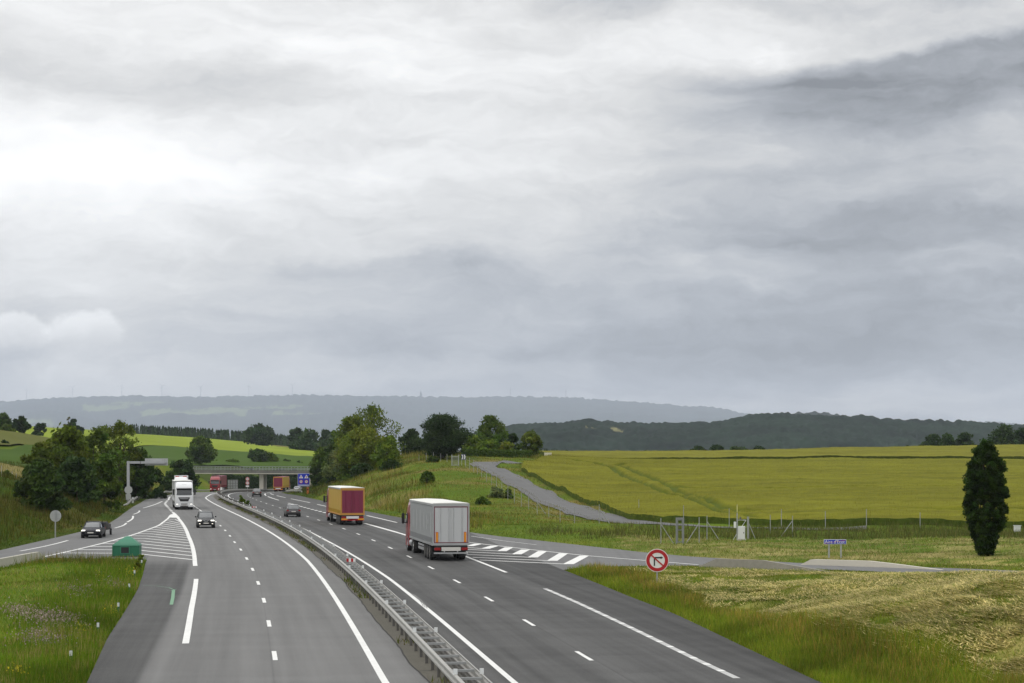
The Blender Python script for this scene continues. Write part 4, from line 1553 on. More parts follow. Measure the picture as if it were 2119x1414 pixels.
for i, a in enumerate((
    ('oak_tree', 'broad dark oak like tree alone in front of the conifer row', 537, 884, 34, 1140, 'round', 'deep', 60, 60, 1.1),
    ('oak_tree', 'first dark tree of the clump right of the broad oak', 616, 888, 22, 1050, 'round', 'deep', 30, 60, 1.0),
    ('oak_tree', 'second dark tree of the clump right of the broad oak, its crown lightest', 640, 889, 22, 1040, 'round', 'dark', 30, 60, 1.0),
    ('oak_tree', 'third dark tree of the clump, round topped, near the right bank trees', 671, 891, 20, 1030, 'round', 'deep', 30, 60, 1.0),
    ('oak_tree', 'last dark tree of the clump, half behind the tall willow', 697, 893, 20, 1020, 'round', 'dark', 30, 60, 1.0),
    ('hedge', 'low dark hedge under the clump of dark trees by the bright field', 630, 913, 34, 985, 'bush', 'deep', 40, 60, 1.0),
    ('hedge', 'low dark hedge piece under the third and last clump trees', 680, 914, 30, 975, 'bush', 'deep', 40, 60, 1.0),
    ('oak_tree', 'dark tree cut by the left edge of the photo, above the brown field', 8, 858, 22, 630, 'tall', 'dark', 34, 80, .6),
    ('oak_tree', 'rounded dark tree beside the edge tree, above the brown field', 46, 860, 18, 640, 'round', 'deep', 34, 80, .6),
    ('shrub', 'leafy shrub at the foot of the edge tree above the brown field', 16, 880, 16, 620, 'bush', 'mid', 20, 70, .6),
    ('shrub', 'small dark thicket right of the rounded tree on the skyline', 82, 875, 16, 800, 'bush', 'deep', 20, 60, .7),
    ('oak_tree', 'small round tree on the skyline beside a bare purple one', 152, 868, 13, 900, 'round', 'deep', 24, 60, .7),
    ('bare_tree', 'thin purplish bare tree on the skyline left of the small round tree', 142, 861, 7, 905, 'airy', 'brown', 14, 14, .5),
    ('shrub', 'lone small dark shrub in the brown field at the left edge', 10, 913, 9, 470, 'bush', 'deep', 20, 70, .4),
    ('shrub', 'small dark shrub on the skyline right of the small round tree', 170, 882, 5, 900, 'bush', 'deep', 10, 50, .6),
)):
    tree(*a, group=G3 if a[0] != 'hedge' else None, cat='tree' if 'tree' in a[0] else a[0])
G4 = 'trees on top of the right hand cutting'
for a in (
    ('willow_tree', 'tallest tree above the yellow lorry, with a loose windblown top', 770, 838, 62, 385, 'airy', 'olive', 130, 40, .24, M_BARKP),
    ('willow_tree', 'tall tree on the left shoulder of the windblown one', 728, 862, 46, 374, 'tall', 'olive', 80, 100, .28, None),
    ('bushy_tree', 'yellow green leafy tree in front, below the windblown one', 752, 884, 56, 362, 'tall', 'yellow', 100, 110, .27, None),
    ('bushy_tree', 'bright green small tree right of the leafy yellow green one', 800, 903, 32, 350, 'tall', 'light', 60, 100, .26, None),
    ('shrub', 'round dark shrub below the bright green small tree, on the slope', 808, 955, 23, 332, 'bush', 'deep', 36, 90, .26, None),
    ('shrub', 'greyish pale willow shrub low on the right cutting', 702, 932, 36, 372, 'bush', 'grey', 46, 90, .28, None),
    ('shrub', 'dark green shrub covering the end of the bridge railing', 674, 924, 36, 405, 'bush', 'mid', 60, 90, .32, None),
    ('shrub', 'shrub in front of the blue sign board, low on the cutting', 657, 958, 15, 398, 'bush', 'dark', 30, 90, .28, None),
    ('shrub', 'dark shrub in the lap of the yellow green trees, above the yellow lorry', 748, 960, 26, 352, 'bush', 'deep', 40, 90, .26, None),
    ('shrub', 'lone round dark shrub halfway down the slope between the two lorries', 884, 976, 17, 286, 'bush', 'mid', 40, 90, .20, None),
    ('pine_tree', 'broad dark pine standing above the slope, left of the lane', 917, 858, 58, 362, 'pine', 'pine', 190, 90, .32, None),
    ('bushy_tree', 'dusky tree between the tall windblown one and the pine', 852, 893, 32, 470, 'round', 'deep', 50, 90, .42, None),
    ('bushy_tree', 'dim tree touching the left flank of the pine', 884, 905, 22, 480, 'round', 'dark', 36, 80, .42, None),
    ('bushy_tree', 'neat round topped green tree right of the pine', 1012, 860, 36, 425, 'round', 'mid', 70, 110, .30, None),
    ('shrub', 'light green bushes right of the pine, left part', 976, 902, 24, 405, 'bush', 'light', 50, 90, .32, None),
    ('shrub', 'light green bush below the neat round topped tree', 1012, 912, 24, 398, 'bush', 'light', 46, 90, .32, None),
    ('shrub', 'yellow green bush at the right foot of the neat round topped tree', 1046, 915, 22, 396, 'bush', 'yellow', 36, 90, .32, None),
    ('bushy_tree', 'dark small tree right of the neat round topped tree', 1062, 896, 14, 420, 'tall', 'deep', 30, 80, .34, None),
    ('bushy_tree', 'ragged olive tree, last of the row towards the wheat', 1098, 894, 27, 412, 'round', 'olive', 50, 90, .32, None),
    ('shrub', 'young sapling growing at a fence post beside the climbing lane', 1052, 1013, 9, 258, 'bush', 'mid', 18, 60, .20, None),
    ('shrub', 'low dark thicket at the gate posts above the slope', 895, 946, 12, 338, 'bush', 'dark', 18, 70, .24, None),
    ('bramble', 'bramble patch right of the grey lorry on the slope', 1000, 1030, 16, 246, 'bush', 'mid', 26, 70, .20, None),
    ('bramble', 'pale bramble patch under the fence beside the climbing lane', 1025, 1010, 20, 258, 'bush', 'grey', 26, 60, .20, None),
):
    tree(*a[:11], group=G4, cat='tree' if 'tree' in a[0] else 'shrub', bark=a[11], mix=.30)
# clipped hedge behind the lane's bend
def hedge_run(name, label, pts, w, h, green, leaf, per_m):
    P = np.array(pts, float)
    s = np.concatenate([[0], np.cumsum(np.linalg.norm(np.diff(P, axis=0), axis=1))])
    n = int(s[-1] * per_m)
    u = RNG.uniform(0, s[-1], n)
    X, Y = np.interp(u, s, P[:, 0]), np.interp(u, s, P[:, 1])
    a = RNG.uniform(0, PI, n)
    rr = RNG.random(n) ** .35
    Cn = np.stack([X + RNG.normal(0, .05, n), Y + np.cos(a) * w / 2 * rr, zt(X, Y) + np.sin(a) * h * rr * (.85 + .3 * vnoise(u / 3, u * 0, 2, 70))], 1)
    av = RNG.normal(0, 1, (n, 3))
    av /= np.linalg.norm(av, axis=1)[:, None]
    b = np.cross(av, RNG.normal(0, 1, (n, 3)))
    b /= np.linalg.norm(b, axis=1)[:, None]
    sz = leaf * RNG.uniform(.6, 1.3, (n, 1))
    V = np.stack([Cn - av * sz, Cn - b * sz * .6, Cn + av * sz, Cn + b * sz * .6], 1).reshape(-1, 3)
    c = np.array(GREEN[green])[None] * RNG.uniform(.65, 1.35, (n, 1))
    o = mesh_arrays(name, V, np.arange(4 * n).reshape(n, 4), M_LEAF, col=np.repeat(c, 4, 0))
    return tag(o, label, name)


hedge_run('hedge', 'clipped dark hedge behind the bend of the climbing lane', [at_depth(955, HY, 372)[:2], at_depth(1020, HY, 374)[:2], at_depth(1060, HY, 380)[:2], at_depth(1100, HY, 392)[:2]], 2.0, 1.5, 'mid', .2, 600)
tree('shrub', 'dark leafy shrub between the grey willow shrub and the yellow lorry', 722, 962, 26, 362, 'bush', 'mid', 40, 90, .26, group=G4, cat='shrub')
tree('shrub', 'dark shrub at the foot of the cutting behind the yellow lorry roof', 690, 972, 20, 378, 'bush', 'deep', 34, 90, .26, group=G4, cat='shrub')
tree('bushy_tree', 'dim green tree filling the gap left of the tall olive willow', 700, 905, 34, 395, 'tall', 'dark', 50, 90, .32, group=G4)
for px, yt, w, lab in ((470, 974, 18, 'dim thicket under the bridge left end'), (498, 978, 16, 'dim thicket under the bridge, left of its middle'), (530, 976, 16, 'dim thicket behind the bridge pier'), (580, 975, 18, 'dim thicket under the bridge, right of the pier'), (606, 973, 16, 'dim thicket under the bridge right end')):
    tree('shrub', lab, px, yt, w, 652 if px < 560 else 690, 'bush', 'deep', 24, 60, .5, group='thickets on the slope beyond the bridge', cat='shrub')
G5 = 'trees on the skyline beyond the crop fields'
for i, a in enumerate((
    ('oak_tree', 'left tree of the low dark group on the skyline behind the crop', 1446, 925, 20, 640, 'bush', 'deep', 30, 60, .5),
    ('oak_tree', 'tallest tree of the low dark group on the skyline behind the crop', 1484, 922, 24, 645, 'bush', 'deep', 34, 60, .5),
    ('oak_tree', 'third tree of the low dark group on the skyline behind the crop', 1528, 924, 24, 640, 'bush', 'dark', 30, 60, .5),
    ('oak_tree', 'right end tree of the low dark group on the skyline behind the crop', 1567, 926, 22, 650, 'bush', 'deep', 30, 60, .5),
    ('shrub', 'tiny shrub on the skyline left of the low dark group', 1336, 933, 16, 640, 'bush', 'deep', 14, 50, .45),
    ('oak_tree', 'left crown of the dark clump left of the columnar tree', 1928, 900, 30, 660, 'bush', 'deep', 44, 70, .55),
    ('oak_tree', 'middle crown of the dark clump left of the columnar tree', 1958, 897, 26, 665, 'bush', 'dark', 44, 70, .55),
    ('oak_tree', 'right crown of the dark clump left of the columnar tree', 1998, 898, 30, 660, 'bush', 'deep', 44, 70, .55),
    ('oak_tree', 'big dark tree behind the columnar tree\'s right side', 2076, 881, 36, 620, 'bush', 'deep', 50, 70, .55),
    ('oak_tree', 'dark tree at the right edge of the photo on the skyline', 2120, 884, 30, 625, 'bush', 'deep', 44, 70, .55),
    ('shrub', 'tiny shrub on the skyline left of the dark clump', 1876, 918, 8, 640, 'bush', 'deep', 10, 40, .4),
)):
    tree(*a, group=G5, cat='tree' if 'tree' in a[0] else 'shrub')

# the clipped columnar tree on the right
tree('columnar_tree', 'tall clipped columnar dark evergreen standing alone on the right', 2039, 915, 49, 133, 'column', 'ink', 640, 150, .075, cat='tree', mix=.60)

# rank weeds at the island's tip beside the hut
tree('weed_clump', 'tall rank weeds at the tip of the island beside the green hut', 293, 1150, 9, 127, 'bush', 'olive', 26, 60, .07, cat='weeds', trunk=False)
tree('weed_clump', 'second clump of rank weeds below the first on the island edge', 285, 1172, 8, 117, 'bush', 'yellow', 22, 60, .07, cat='weeds', trunk=False)

# bush sprouting in the median
tree('shrub', 'bright green bush sprouting from the median beside the guardrail', 500, 1024, 9, 277, 'bush', 'light', 16, 60, .16, cat='shrub')
tree('shrub', 'smaller green bush in the median at the foot of the bright one', 511, 1036, 8, 273, 'bush', 'mid', 12, 60, .15, cat='shrub')

# conifer plantation behind the bright field, and a far row of conifers right of the trees
def conifers(name, label, x0, x1, ytops, Yb, dY, n, hmin, hmax, seed):
    rs = np.random.default_rng(seed)
    V, F, Cc = [], [], []
    for k in range(n):
        px = rs.uniform(x0, x1)
        Y = Yb + rs.uniform(0, dY)
        x = (px - CX) / FPX * Y
        ztop = CAMZ - (np.interp(px, *ytops) + rs.uniform(-1.5, 3.5) - HY) / FPX * Y
        h = rs.uniform(hmin, hmax)
        r = h * rs.uniform(.20, .28)
        base = np.array(GREEN['pine']) * rs.uniform(.7, 1.5)
        for j in range(34):
            t = rs.random() ** .8
            rr = r * (1 - t) * rs.uniform(.5, 1.1) + .05
            a = rs.uniform(0, 2 * PI)
            c = np.array((x, Y, ztop - h * (1 - t)))
            p = c + np.array((math.cos(a) * rr, math.sin(a) * rr, -h * .05))
            w = h * .055
            s = np.array((-math.sin(a) * w, math.cos(a) * w, 0))
            o = len(V)
            V += [c + (0, 0, h * .07), p - s, p + s - (0, 0, h * .03)]
            F.append((o, o + 1, o + 2))
            Cc += [base * rs.uniform(.7, 1.4)] * 3
        o = len(V)
        for a in range(6):
            V.append((x + r * .7 * math.cos(a * PI / 3), Y + r * .7 * math.sin(a * PI / 3), ztop - h))
            Cc.append(base)
        V.append((x, Y, ztop - h * .02))
        Cc.append(base)
        F += [(o + a, o + (a + 1) % 6, o + 6) for a in range(6)]
    o = mesh_arrays(name, np.array(V), np.array(F), M_LEAF, col=np.array(Cc))
    return tag(o, label, 'conifers', kind='stuff')


conifers('conifer_forest', 'dark row of conifers along the top edge of the bright field', 262, 640, ([262, 300, 400, 500, 600, 640], [878, 881, 886, 893, 901, 904]), 1262, 60, 420, 10, 13, 3)
hedge_run('thicket', 'dark thicket covering the slope beyond the bridge on the left of the bend', [tuple(float(v) for v in at_q(q, -17)) for q in (560, 600, 640, 680, 720, 760)], 9.0, 5.0, 'deep', .40, 260)
conifers('conifer_forest', 'short far row of conifers right of the last bank tree', 1105, 1250, ([1105, 1180, 1250], [929, 934, 942]), 700, 30, 110, 4, 6, 4)


# ------------------------------------------------------------------ haze between here and the hills
def haze():
    m = bpy.data.materials.new('haze')
    m.use_nodes = True
    t = m.node_tree
    t.nodes.clear()
    out = t.nodes.new('ShaderNodeOutputMaterial')
    v = t.nodes.new('ShaderNodeVolumePrincipled')
    v.inputs['Color'].default_value = (.78, .865, 1.0, 1)
    v.inputs['Density'].default_value = HAZE
    v.inputs['Anisotropy'].default_value = 0.0
    t.links.new(v.outputs[0], out.inputs['Volume'])
    m.cycles.homogeneous_volume = True
    m.cycles.volume_sampling = 'DISTANCE'
    o = MB().box(-9000, 9000, -300, 21000, -90, 830).build('haze', m)
    return tag(o, 'pale blue haze lying over the whole valley', 'haze', kind='stuff')


HAZE = 5.3e-5

# ------------------------------------------------------------------ shared metal, glass and plastic
M_GALV = mat('galvanised_steel', (.42, .43, .43), .45, metal=.55, var=.22, scale=3)
M_RAIL = mat('weathered_rail', (.34, .335, .315), .65, metal=.25, var=.25, scale=2.5)
M_POST = mat('dull_steel', (.13, .125, .115), .7, metal=.3, var=.3)
M_REFL = mat('reflector_white', (.72, .74, .74), .35, var=.05)
M_BLACK = mat('black_plastic', (.018, .018, .019), .5, var=.15)
M_RUBBER = mat('rubber', (.022, .021, .020), .85, var=.25, scale=12)
M_GLASS = mat('dark_glass', (.020, .026, .030), .06, var=.05, spec=.8, coat=.6)
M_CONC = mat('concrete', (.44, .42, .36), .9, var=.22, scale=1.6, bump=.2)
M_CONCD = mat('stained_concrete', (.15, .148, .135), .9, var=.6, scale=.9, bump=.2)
M_SIGNG = mat('sign_back_grey', (.40, .41, .41), .55, metal=.2, var=.08)
M_SIGNW = mat('sign_white', (.74, .74, .73), .4, var=.03)
M_SIGNR = mat('sign_red', (.42, .012, .018), .4, var=.05)
M_SIGNB = mat('sign_blue', (.010, .030, .46), .4, var=.05)
M_SIGNK = mat('sign_black', (.012, .012, .013), .5, var=.05)
M_LAMPW = mat('headlight_glow', (.8, .8, .78), .2, emit=1.0)
M_LENS = mat('headlight_lens', (.55, .58, .60), .12, var=.06, coat=.5)
M_TAIL = mat('tail_lamp_red', (.28, .012, .014), .25, var=.1, coat=.4)
M_AMBER = mat('amber_reflector', (.75, .30, .02), .35, var=.06)
M_ALU = mat('aluminium', (.55, .56, .57), .35, metal=.7, var=.08)
M_CHASSIS = mat('chassis_grime', (.035, .033, .031), .8, var=.35)
M_PLATE = mat('pale_plate', (.62, .60, .56), .5, var=.05)

# ------------------------------------------------------------------ median guardrail
W_PROF = [(.0, .44), (.075, .47), (.075, .53), (.015, .575), (.015, .625), (.075, .67), (.075, .73), (.0, .77), (-.015, .765), (.05, .72), (.05, .68), (-.01, .635), (-.01, .565), (.05, .525), (.05, .48), (-.015, .45)]


def rail_sweep(name, m, q0, q1, d, side, parent, step=1.5, zoff=lambda q: 0 * q, ground=None):
    q = np.arange(q0, q1, step)
    rings = []
    for k in q:
        x0, y0 = at_q(k, d if np.ndim(d) == 0 else float(np.interp(k, d[0], d[1])))
        nx_, ny_ = np.interp(k, CQ, CN[:, 0]), np.interp(k, CQ, CN[:, 1])
        z0 = (float(zr(y0)) if ground is None else float(zt(x0, y0)) + .02) + float(zoff(k))
        rings.append([(x0 + side * n * nx_, y0 + side * n * ny_, z0 + z) for n, z in W_PROF])
    return MB().loft(rings).build(name, m, parent, smooth=False)


g = thing('guardrail', 'double steel guardrail with ladder like spacers along the median', 'guardrail', (0, 0, 0))
rail_sweep('rail', M_RAIL, 30, 640, -.38, -1, g)
rail_sweep('rail', M_RAIL, 30, 640, .36, 1, g)
rail_sweep('lower_rail', M_POST, 30, 640, .30, 1, g, zoff=lambda q: -.30)
rest = MB()
mp = None


def post_shape(mb, q):
    x, y = (float(v) for v in at_q(q, -.02))
    h = heading(q)
    z = float(zr(y))
    c, s = math.cos(h), math.sin(h)
    for (a0, a1, b0, b1, z0, z1) in ((-.37, .36, -.045, .045, .60, .73), (-.07, .07, -.04, .04, -.1, .62), (-.40, -.30, -.05, .05, .46, .76), (.28, .38, -.05, .05, .46, .76)):
        V = []
        for zz in (z0, z1):
            for bb in (b0, b1):
                for aa in (a0, a1):
                    V.append((x + aa * c - bb * s, y + aa * s + bb * c, z + zz))
        mb.add(V, [(0, 2, 3, 1), (4, 5, 7, 6), (0, 1, 5, 4), (1, 3, 7, 5), (3, 2, 6, 7), (2, 0, 4, 6)])


sp, po_ = MB(), MB()
# one spacer and one post built once and copied along the rail
MB().box(-.37, .36, -.032, .032, .64, .72).build('spacer', M_GALV, g, bevel=.006)
first_spacer = [c for c in g.children if c.name.startswith('spacer')][0]
first_post = MB().box(-.34, -.24, -.045, .045, -.12, .66).build('post', M_POST, g)
reflectors = [MB().box(-.45, -.33, -.02, .02, .755, .92).build('reflector', M_REFL, g), MB().box(.32, .44, -.02, .02, .755, .92).build('reflector', M_REFL, g)]
qlist = [52.0 + 2.05 * k for k in range(100)]
for i, q in enumerate(qlist):
    x, y = (float(v) for v in at_q(q, -.01))
    for src in (first_spacer, first_post):
        o = src if i == 0 else src.copy()
        if i:
            C.objects.link(o)
            o.parent = g
        o.location = (x, y, float(zr(y)))
        o.rotation_euler = (0, 0, heading(q))
for i, q in enumerate(np.arange(54.5, 330, 13.3)):
    x, y = (float(v) for v in at_q(q, -.01))
    for src in reflectors:
        o = src if i == 0 else src.copy()
        if i:
            C.objects.link(o)
            o.parent = g
        o.location = (x, y, float(zr(y)))
        o.rotation_euler = (0, 0, heading(q))
for q in np.arange(qlist[-1] + 2.05, 640, 2.05):
    post_shape(rest, q)
tag(rest.build('spacer', M_POST, g), kind='stuff')

# side guardrails
g = thing('guardrail', 'single steel guardrail starting with a sloping end, left of the far carriageway', 'guardrail', (0, 0, 0))
lq = [283, 290, 302, 335, 383, 420, 640]
ld = [-16.6, -15.8, -15.0, -14.2, -11.4, -11.3, -11.3]
rail_sweep('rail', M_RAIL, 284, 640, (lq, ld), 1, g, zoff=lambda q: -.62 * (1 - float(sstep(284, 300, q))), ground=1)
mb = MB()
for q in np.arange(292, 640, 4):
    x, y = at_q(q, float(np.interp(q, lq, ld)) - .12)
    z = float(zt(x, y))
    mb.box(float(x) - .06, float(x) + .06, float(y) - .05, float(y) + .05, z - .2, z + .72)
tag(mb.build('post', M_POST, g), kind='stuff')
MB().box(-.12, .12, -.2, .2, 0, .95).build('end_marker', M_REFL, g, bevel=.02, loc=(float(at_q(303, -15.1)[0]), float(at_q(303, -15.1)[1]), float(zt(*at_q(303, -15.1)))))
g = thing('guardrail', 'single steel guardrail on the right shoulder near the blue sign board', 'guardrail', (0, 0, 0))
rq, rd = [395, 408, 440, 640], [17.2, 16.6, 13.2, 12.8]
rail_sweep('rail', M_RAIL, 395, 640, (rq, rd), -1, g, zoff=lambda q: -.62 * (1 - float(sstep(395, 408, q))), ground=1)
mb = MB()
for q in np.arange(400, 640, 4):
    x, y = at_q(q, float(np.interp(q, rq, rd)) + .12)
    z = float(zt(x, y))
    mb.box(float(x) - .06, float(x) + .06, float(y) - .05, float(y) + .05, z - .2, z + .72)
tag(mb.build('post', M_POST, g), kind='stuff')

# red and white striped hazard plates clamped in the median rail
hz = thing('hazard_marker', 'small red and white hazard plate clamped between the nearest median rails', 'marker', (0, 0, 0))
for k in range(4):
    MB().box(-.27 + k * .135, -.27 + k * .135 + .13, -.02, .02, .80, 1.0).build('stripe', M_SIGNR if k % 2 == 0 else M_SIGNW, hz)
MB().box(-.02, .02, -.015, .015, .70, .80).box(-.28, .28, .021, .035, .79, 1.01).build('bracket', M_GALV, hz)
x, y = at_q(113.5, .08)
hz.location = (float(x), float(y), float(zr(y)))
hz.rotation_euler = (0, 0, heading(113) - .2)
h2 = copy_tree(hz)
h2['label'] = 'far red and white hazard plate on the median rail, level with the grey car'
x, y = at_q(240, .08)
h2.location = (float(x), float(y), float(zr(y)))

# ------------------------------------------------------------------ overbridge
b = thing('overbridge', 'low concrete road bridge with a grey railing spanning the far motorway', 'bridge', (0, 0, 0))
YB = 525.0
zl, zr_ = 2.95, 2.85


def zb(x):
    return 2.95 + (x + 90) * -.004


mb = MB()
xs = np.linspace(-101, -36, 24)
rings = []
for x in xs:
    z = zb(x)
    rings.append([(x, YB + .6, z + .12), (x, YB + .6, z + .62), (x, YB + 8.4, z + .62), (x, YB + 8.4, z + .12), (x, YB + 7.2, z), (x, YB + 1.8, z)])
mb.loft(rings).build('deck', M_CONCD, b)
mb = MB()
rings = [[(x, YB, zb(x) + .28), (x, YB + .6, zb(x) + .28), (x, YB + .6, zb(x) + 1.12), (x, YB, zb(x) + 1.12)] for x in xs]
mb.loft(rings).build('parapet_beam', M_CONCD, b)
mb = MB()
rings = [[(x, YB + .56 + .2, zb(x) + .10), (x, YB - .12, zb(x) + .10), (x, YB - .12, zb(x) + .275), (x, YB + .56 + .2, zb(x) + .275)] for x in xs]
MB().loft([[(x, YB - .14, zb(x) + .02), (x, YB + .55, zb(x) + .02), (x, YB + .55, zb(x) + .27), (x, YB - .14, zb(x) + .27)] for x in xs]).build('edge_ledge', M_CONC, b)
for yy in (YB + .3, YB + 8.1):
    rb = MB()
    for hgt in (1.32, 1.62, 2.12):
        rb.loft([[(x, yy - .035, zb(x) + hgt - .05), (x, yy + .035, zb(x) + hgt - .05), (x, yy + .035, zb(x) + hgt + .05), (x, yy - .035, zb(x) + hgt + .05)] for x in xs])
    for x in np.arange(-100.5, -36.5, .9):
        w = .06 if int(round((x + 100.5) / .9)) % 3 == 0 else .022
        rb.box(x - w, x + w, yy - .03, yy + .03, zb(x) + .6, zb(x) + 2.14)
    rb.build('railing', mat('railing_grey', (.26, .275, .29), .5, metal=.4, var=.2), b)
for x0, x1 in ((-70.9, -69.7), (-84.2, -83.0), (-57.6, -56.4)):
    zg = float(zt((x0 + x1) / 2, YB + 4)) - .5
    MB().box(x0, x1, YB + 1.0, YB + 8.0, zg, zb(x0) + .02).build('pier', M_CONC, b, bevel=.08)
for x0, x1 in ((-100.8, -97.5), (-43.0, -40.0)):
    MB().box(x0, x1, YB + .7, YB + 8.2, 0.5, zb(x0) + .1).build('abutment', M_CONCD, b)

# ------------------------------------------------------------------ lorries
M_CAB_RED = mat('cab_red', (.26, .016, .022), .3, var=.06, coat=.5)
M_CURT_GREY = mat('curtain_grey', (.25, .26, .262), .55, var=.08, scale=1.5)  # darker than the doors: the side's shade is put into this grey
M_DOOR_GREY = mat('door_grey', (.50, .51, .515), .5, var=.07, scale=1.2)
M_FRAME_RED = mat('frame_maroon', (.15, .018, .035), .5, var=.1)
M_ROOFW = mat('roof_tarp', (.66, .66, .62), .6, var=.08, scale=1.0)
M_YEL = mat('curtain_ochre', (.40, .255, .020), .55, var=.10, scale=1.2)
M_YELT = mat('trim_orange', (.50, .25, .05), .5, var=.08)
M_MAR = mat('door_maroon', (.19, .018, .052), .5, var=.10, scale=1.2)
M_TRED = mat('curtain_red', (.16, .018, .026), .55, var=.12)
M_CABW = mat('cab_white', (.72, .73, .74), .3, var=.04, coat=.5)


def rrect(cx, cy, hx, hy, z, r, n=4):
    P = []
    for sx, sy, a0 in ((1, 1, 0), (-1, 1, PI / 2), (-1, -1, PI), (1, -1, 3 * PI / 2)):
        for k in range(n + 1):
            a = a0 + k * PI / 2 / n
            P.append((cx + sx * (hx - r) + r * math.cos(a), cy + sy * (hy - r) + r * math.sin(a), z))
    return P


def add_wheel(parent, x, y, r, w, dual=False, rim=None):
    mb = MB()
    prof = [(-w / 2, r * .62), (-w / 2, r * .93), (-w * .38, r), (w * .38, r), (w / 2, r * .93), (w / 2, r * .62)]
    n = 22
    rings = [[(px_, pr * math.cos(2 * PI * k / n), pr * math.sin(2 * PI * k / n)) for k in range(n)] for px_, pr in prof]
    mb.loft(rings, caps=False)
    t = mb.build('wheel', M_RUBBER, parent, smooth=True, loc=(x, y, r))
    s = 1 if x > 0 else -1
    rb = MB()
    rb.tube((-w * .46, 0, 0), (w * .30, 0, 0), r * .63, r * .63, 18)
    rb.tube((s * w * .28, 0, 0), (s * w * .50, 0, 0), r * .30, r * .20, 12)
    rb.build('rim', rim or M_GALV, t, smooth=True)
    return t


def lorry(name, label, loc, rz, curtain, door, frame, trim, roof, cab, group=None, lights_on=False, white_front=False, roof_sign=False):
    t = thing(name, label, 'lorry', loc, rz, group)
    # --- semi-trailer, tail at y = 0
    L, hw, zf, ztop = 13.6, 1.275, 1.18, 3.98
    MB().box(-hw + .05, hw - .05, .08, L - .05, zf + .02, ztop - .12).build('box_body', frame, t)
    for s in (-1, 1):
        ny = 60
        V, F = [], []
        for k in range(ny):
            y = .14 + (L - .30) * k / (ny - 1)
            wob = .014 * math.sin(k * 1.9) + .008 * math.sin(k * .7 + 1)
            for z, f in ((zf + .02, .3), (zf + .5, .7), (2.6, 1.6), (ztop - .16, .3)):
                V.append((s * (hw - .035 + wob * f), y, z))
        for k in range(ny - 1):
            for j in range(3):
                a = k * 4 + j
                F.append((a, a + 1, a + 5, a + 4))
        MB().add(V, F).build('curtain_side', curtain, t, smooth=True)
        sb = MB()
        for k in range(26):
            y = .5 + k * .5
            sb.box(s * (hw - .028), s * (hw + .0), y - .025, y + .025, zf - .02, zf + .42)
        sb.build('strap', mat('strap_dark', (.22, .225, .23), .7) if curtain is M_CURT_GREY else curtain, t)
        MB().box(s * (hw - .06), s * (hw + .01), 0.1, L - .05, zf - .12, zf + .03).build('side_rail', trim, t)
        MB().box(s * (hw - .07), s * (hw + .012), .02, L, ztop - .18, ztop - .04).build('roof_rail', trim if roof is not M_ROOFW else M_ALU, t)
    rb = MB()
    rb.loft([[(-hw, y, ztop - .04), (hw, y, ztop - .04), (hw - .03, y, ztop), (0, y, ztop + .035 + .02 * math.sin(y * 2)), (-hw + .03, y, ztop)] for y in np.linspace(.0, L, 24)])
    rb.build('roof', roof, t)
    fb = MB()
    fb.box(-hw, -hw + .09, -.02, .08, zf - .1, ztop - .05).box(hw - .09, hw, -.02, .08, zf - .1, ztop - .05).box(-hw + .09, hw - .09, -.02, .08, ztop - .22, ztop - .05).box(-hw + .09, hw - .09, -.02, .08, zf - .1, zf + .06)
    fb.build('rear_frame', M_ALU if trim is M_ALU else trim, t)
    for s in (-1, 1):
        x0, x1 = (.006, hw - .10) if s > 0 else (-hw + .10, -.006)
        d = MB().box(x0, x1, -.012, .05, zf + .07, ztop - .235).build('rear_door', door, t, bevel=.01)
        e = MB()
        xo = x1 - .05 if s > 0 else x0
        e.box(xo, xo + .05, -.022, -.0125, zf + .07, ztop - .235)
        e.box(x0 + (.0 if s > 0 else .055), x1 - (.055 if s > 0 else 0), -.022, -.0125, ztop - .29, ztop - .235)
        e.box(x0 + (.0 if s > 0 else .055), x1 - (.055 if s > 0 else 0), -.022, -.0125, zf + .07, zf + .12)
        e.build('door_edging', M_FRAME_RED if door is M_DOOR_GREY else trim, d)
        hb = MB()
        for xx in (s * .16, s * .75):
            hb.tube((xx, -.035, zf + .12), (xx, -.035, ztop - .3), .014, .014, 6)
            hb.box(xx - .03, xx + .03, -.05, -.013, 2.05, 2.12)
        hb.build('lock_bar', M_ALU if door is M_DOOR_GREY else door, d)
        if door is M_DOOR_GREY:
            MB().box(s * (hw - .30) - .085, s * (hw - .30) + .085, -.030, -.0135, zf + .10, zf + .82).build('reflector_border', M_SIGNR, d)
            MB().box(s * (hw - .30) - .062, s * (hw - .30) + .062, -.036, -.0305, zf + .13, zf + .79).build('reflector_panel', M_AMBER, d)
        MB().box(s * .72, s * 1.16, -.06, .02, .74, .93).build('tail_light', M_TAIL, t, bevel=.015)
        if door is not M_DOOR_GREY:
            MB().box(s * .55, s * 1.2, -.05, .015, .56, .725).build('reflector_panel', M_AMBER, t)
        MB().box(s * .70, s * 1.18, 1.05, 1.07, .25, .95).build('mudflap', M_BLACK, t)
    MB().box(-hw + .12, hw - .12, .02, .10, .70, zf - .11).build('light_board', M_BLACK, t)
    MB().box(-.66, .66, -.055, .015, .70, .96).build('number_plate', M_PLATE if door is M_DOOR_GREY else mat('white_board', (.70, .68, .68), .5), t)
    MB().box(-1.18, 1.18, -.03, .09, .50, .60).box(-.5, -.42, .0, .08, .60, .70).box(.42, .5, .0, .08, .60, .70).build('underrun_bar', M_ALU if door is M_DOOR_GREY else M_SIGNR, t, bevel=.01)
    ch = MB()
    for s in (-1, 1):
        ch.box(s * .45 - .07, s * .45 + .07, .1, 12.5, .82, zf - .12)
        ch.box(s * .95 - .03, s * .95 + .03, 9.3, 9.5, .35, 1.05)
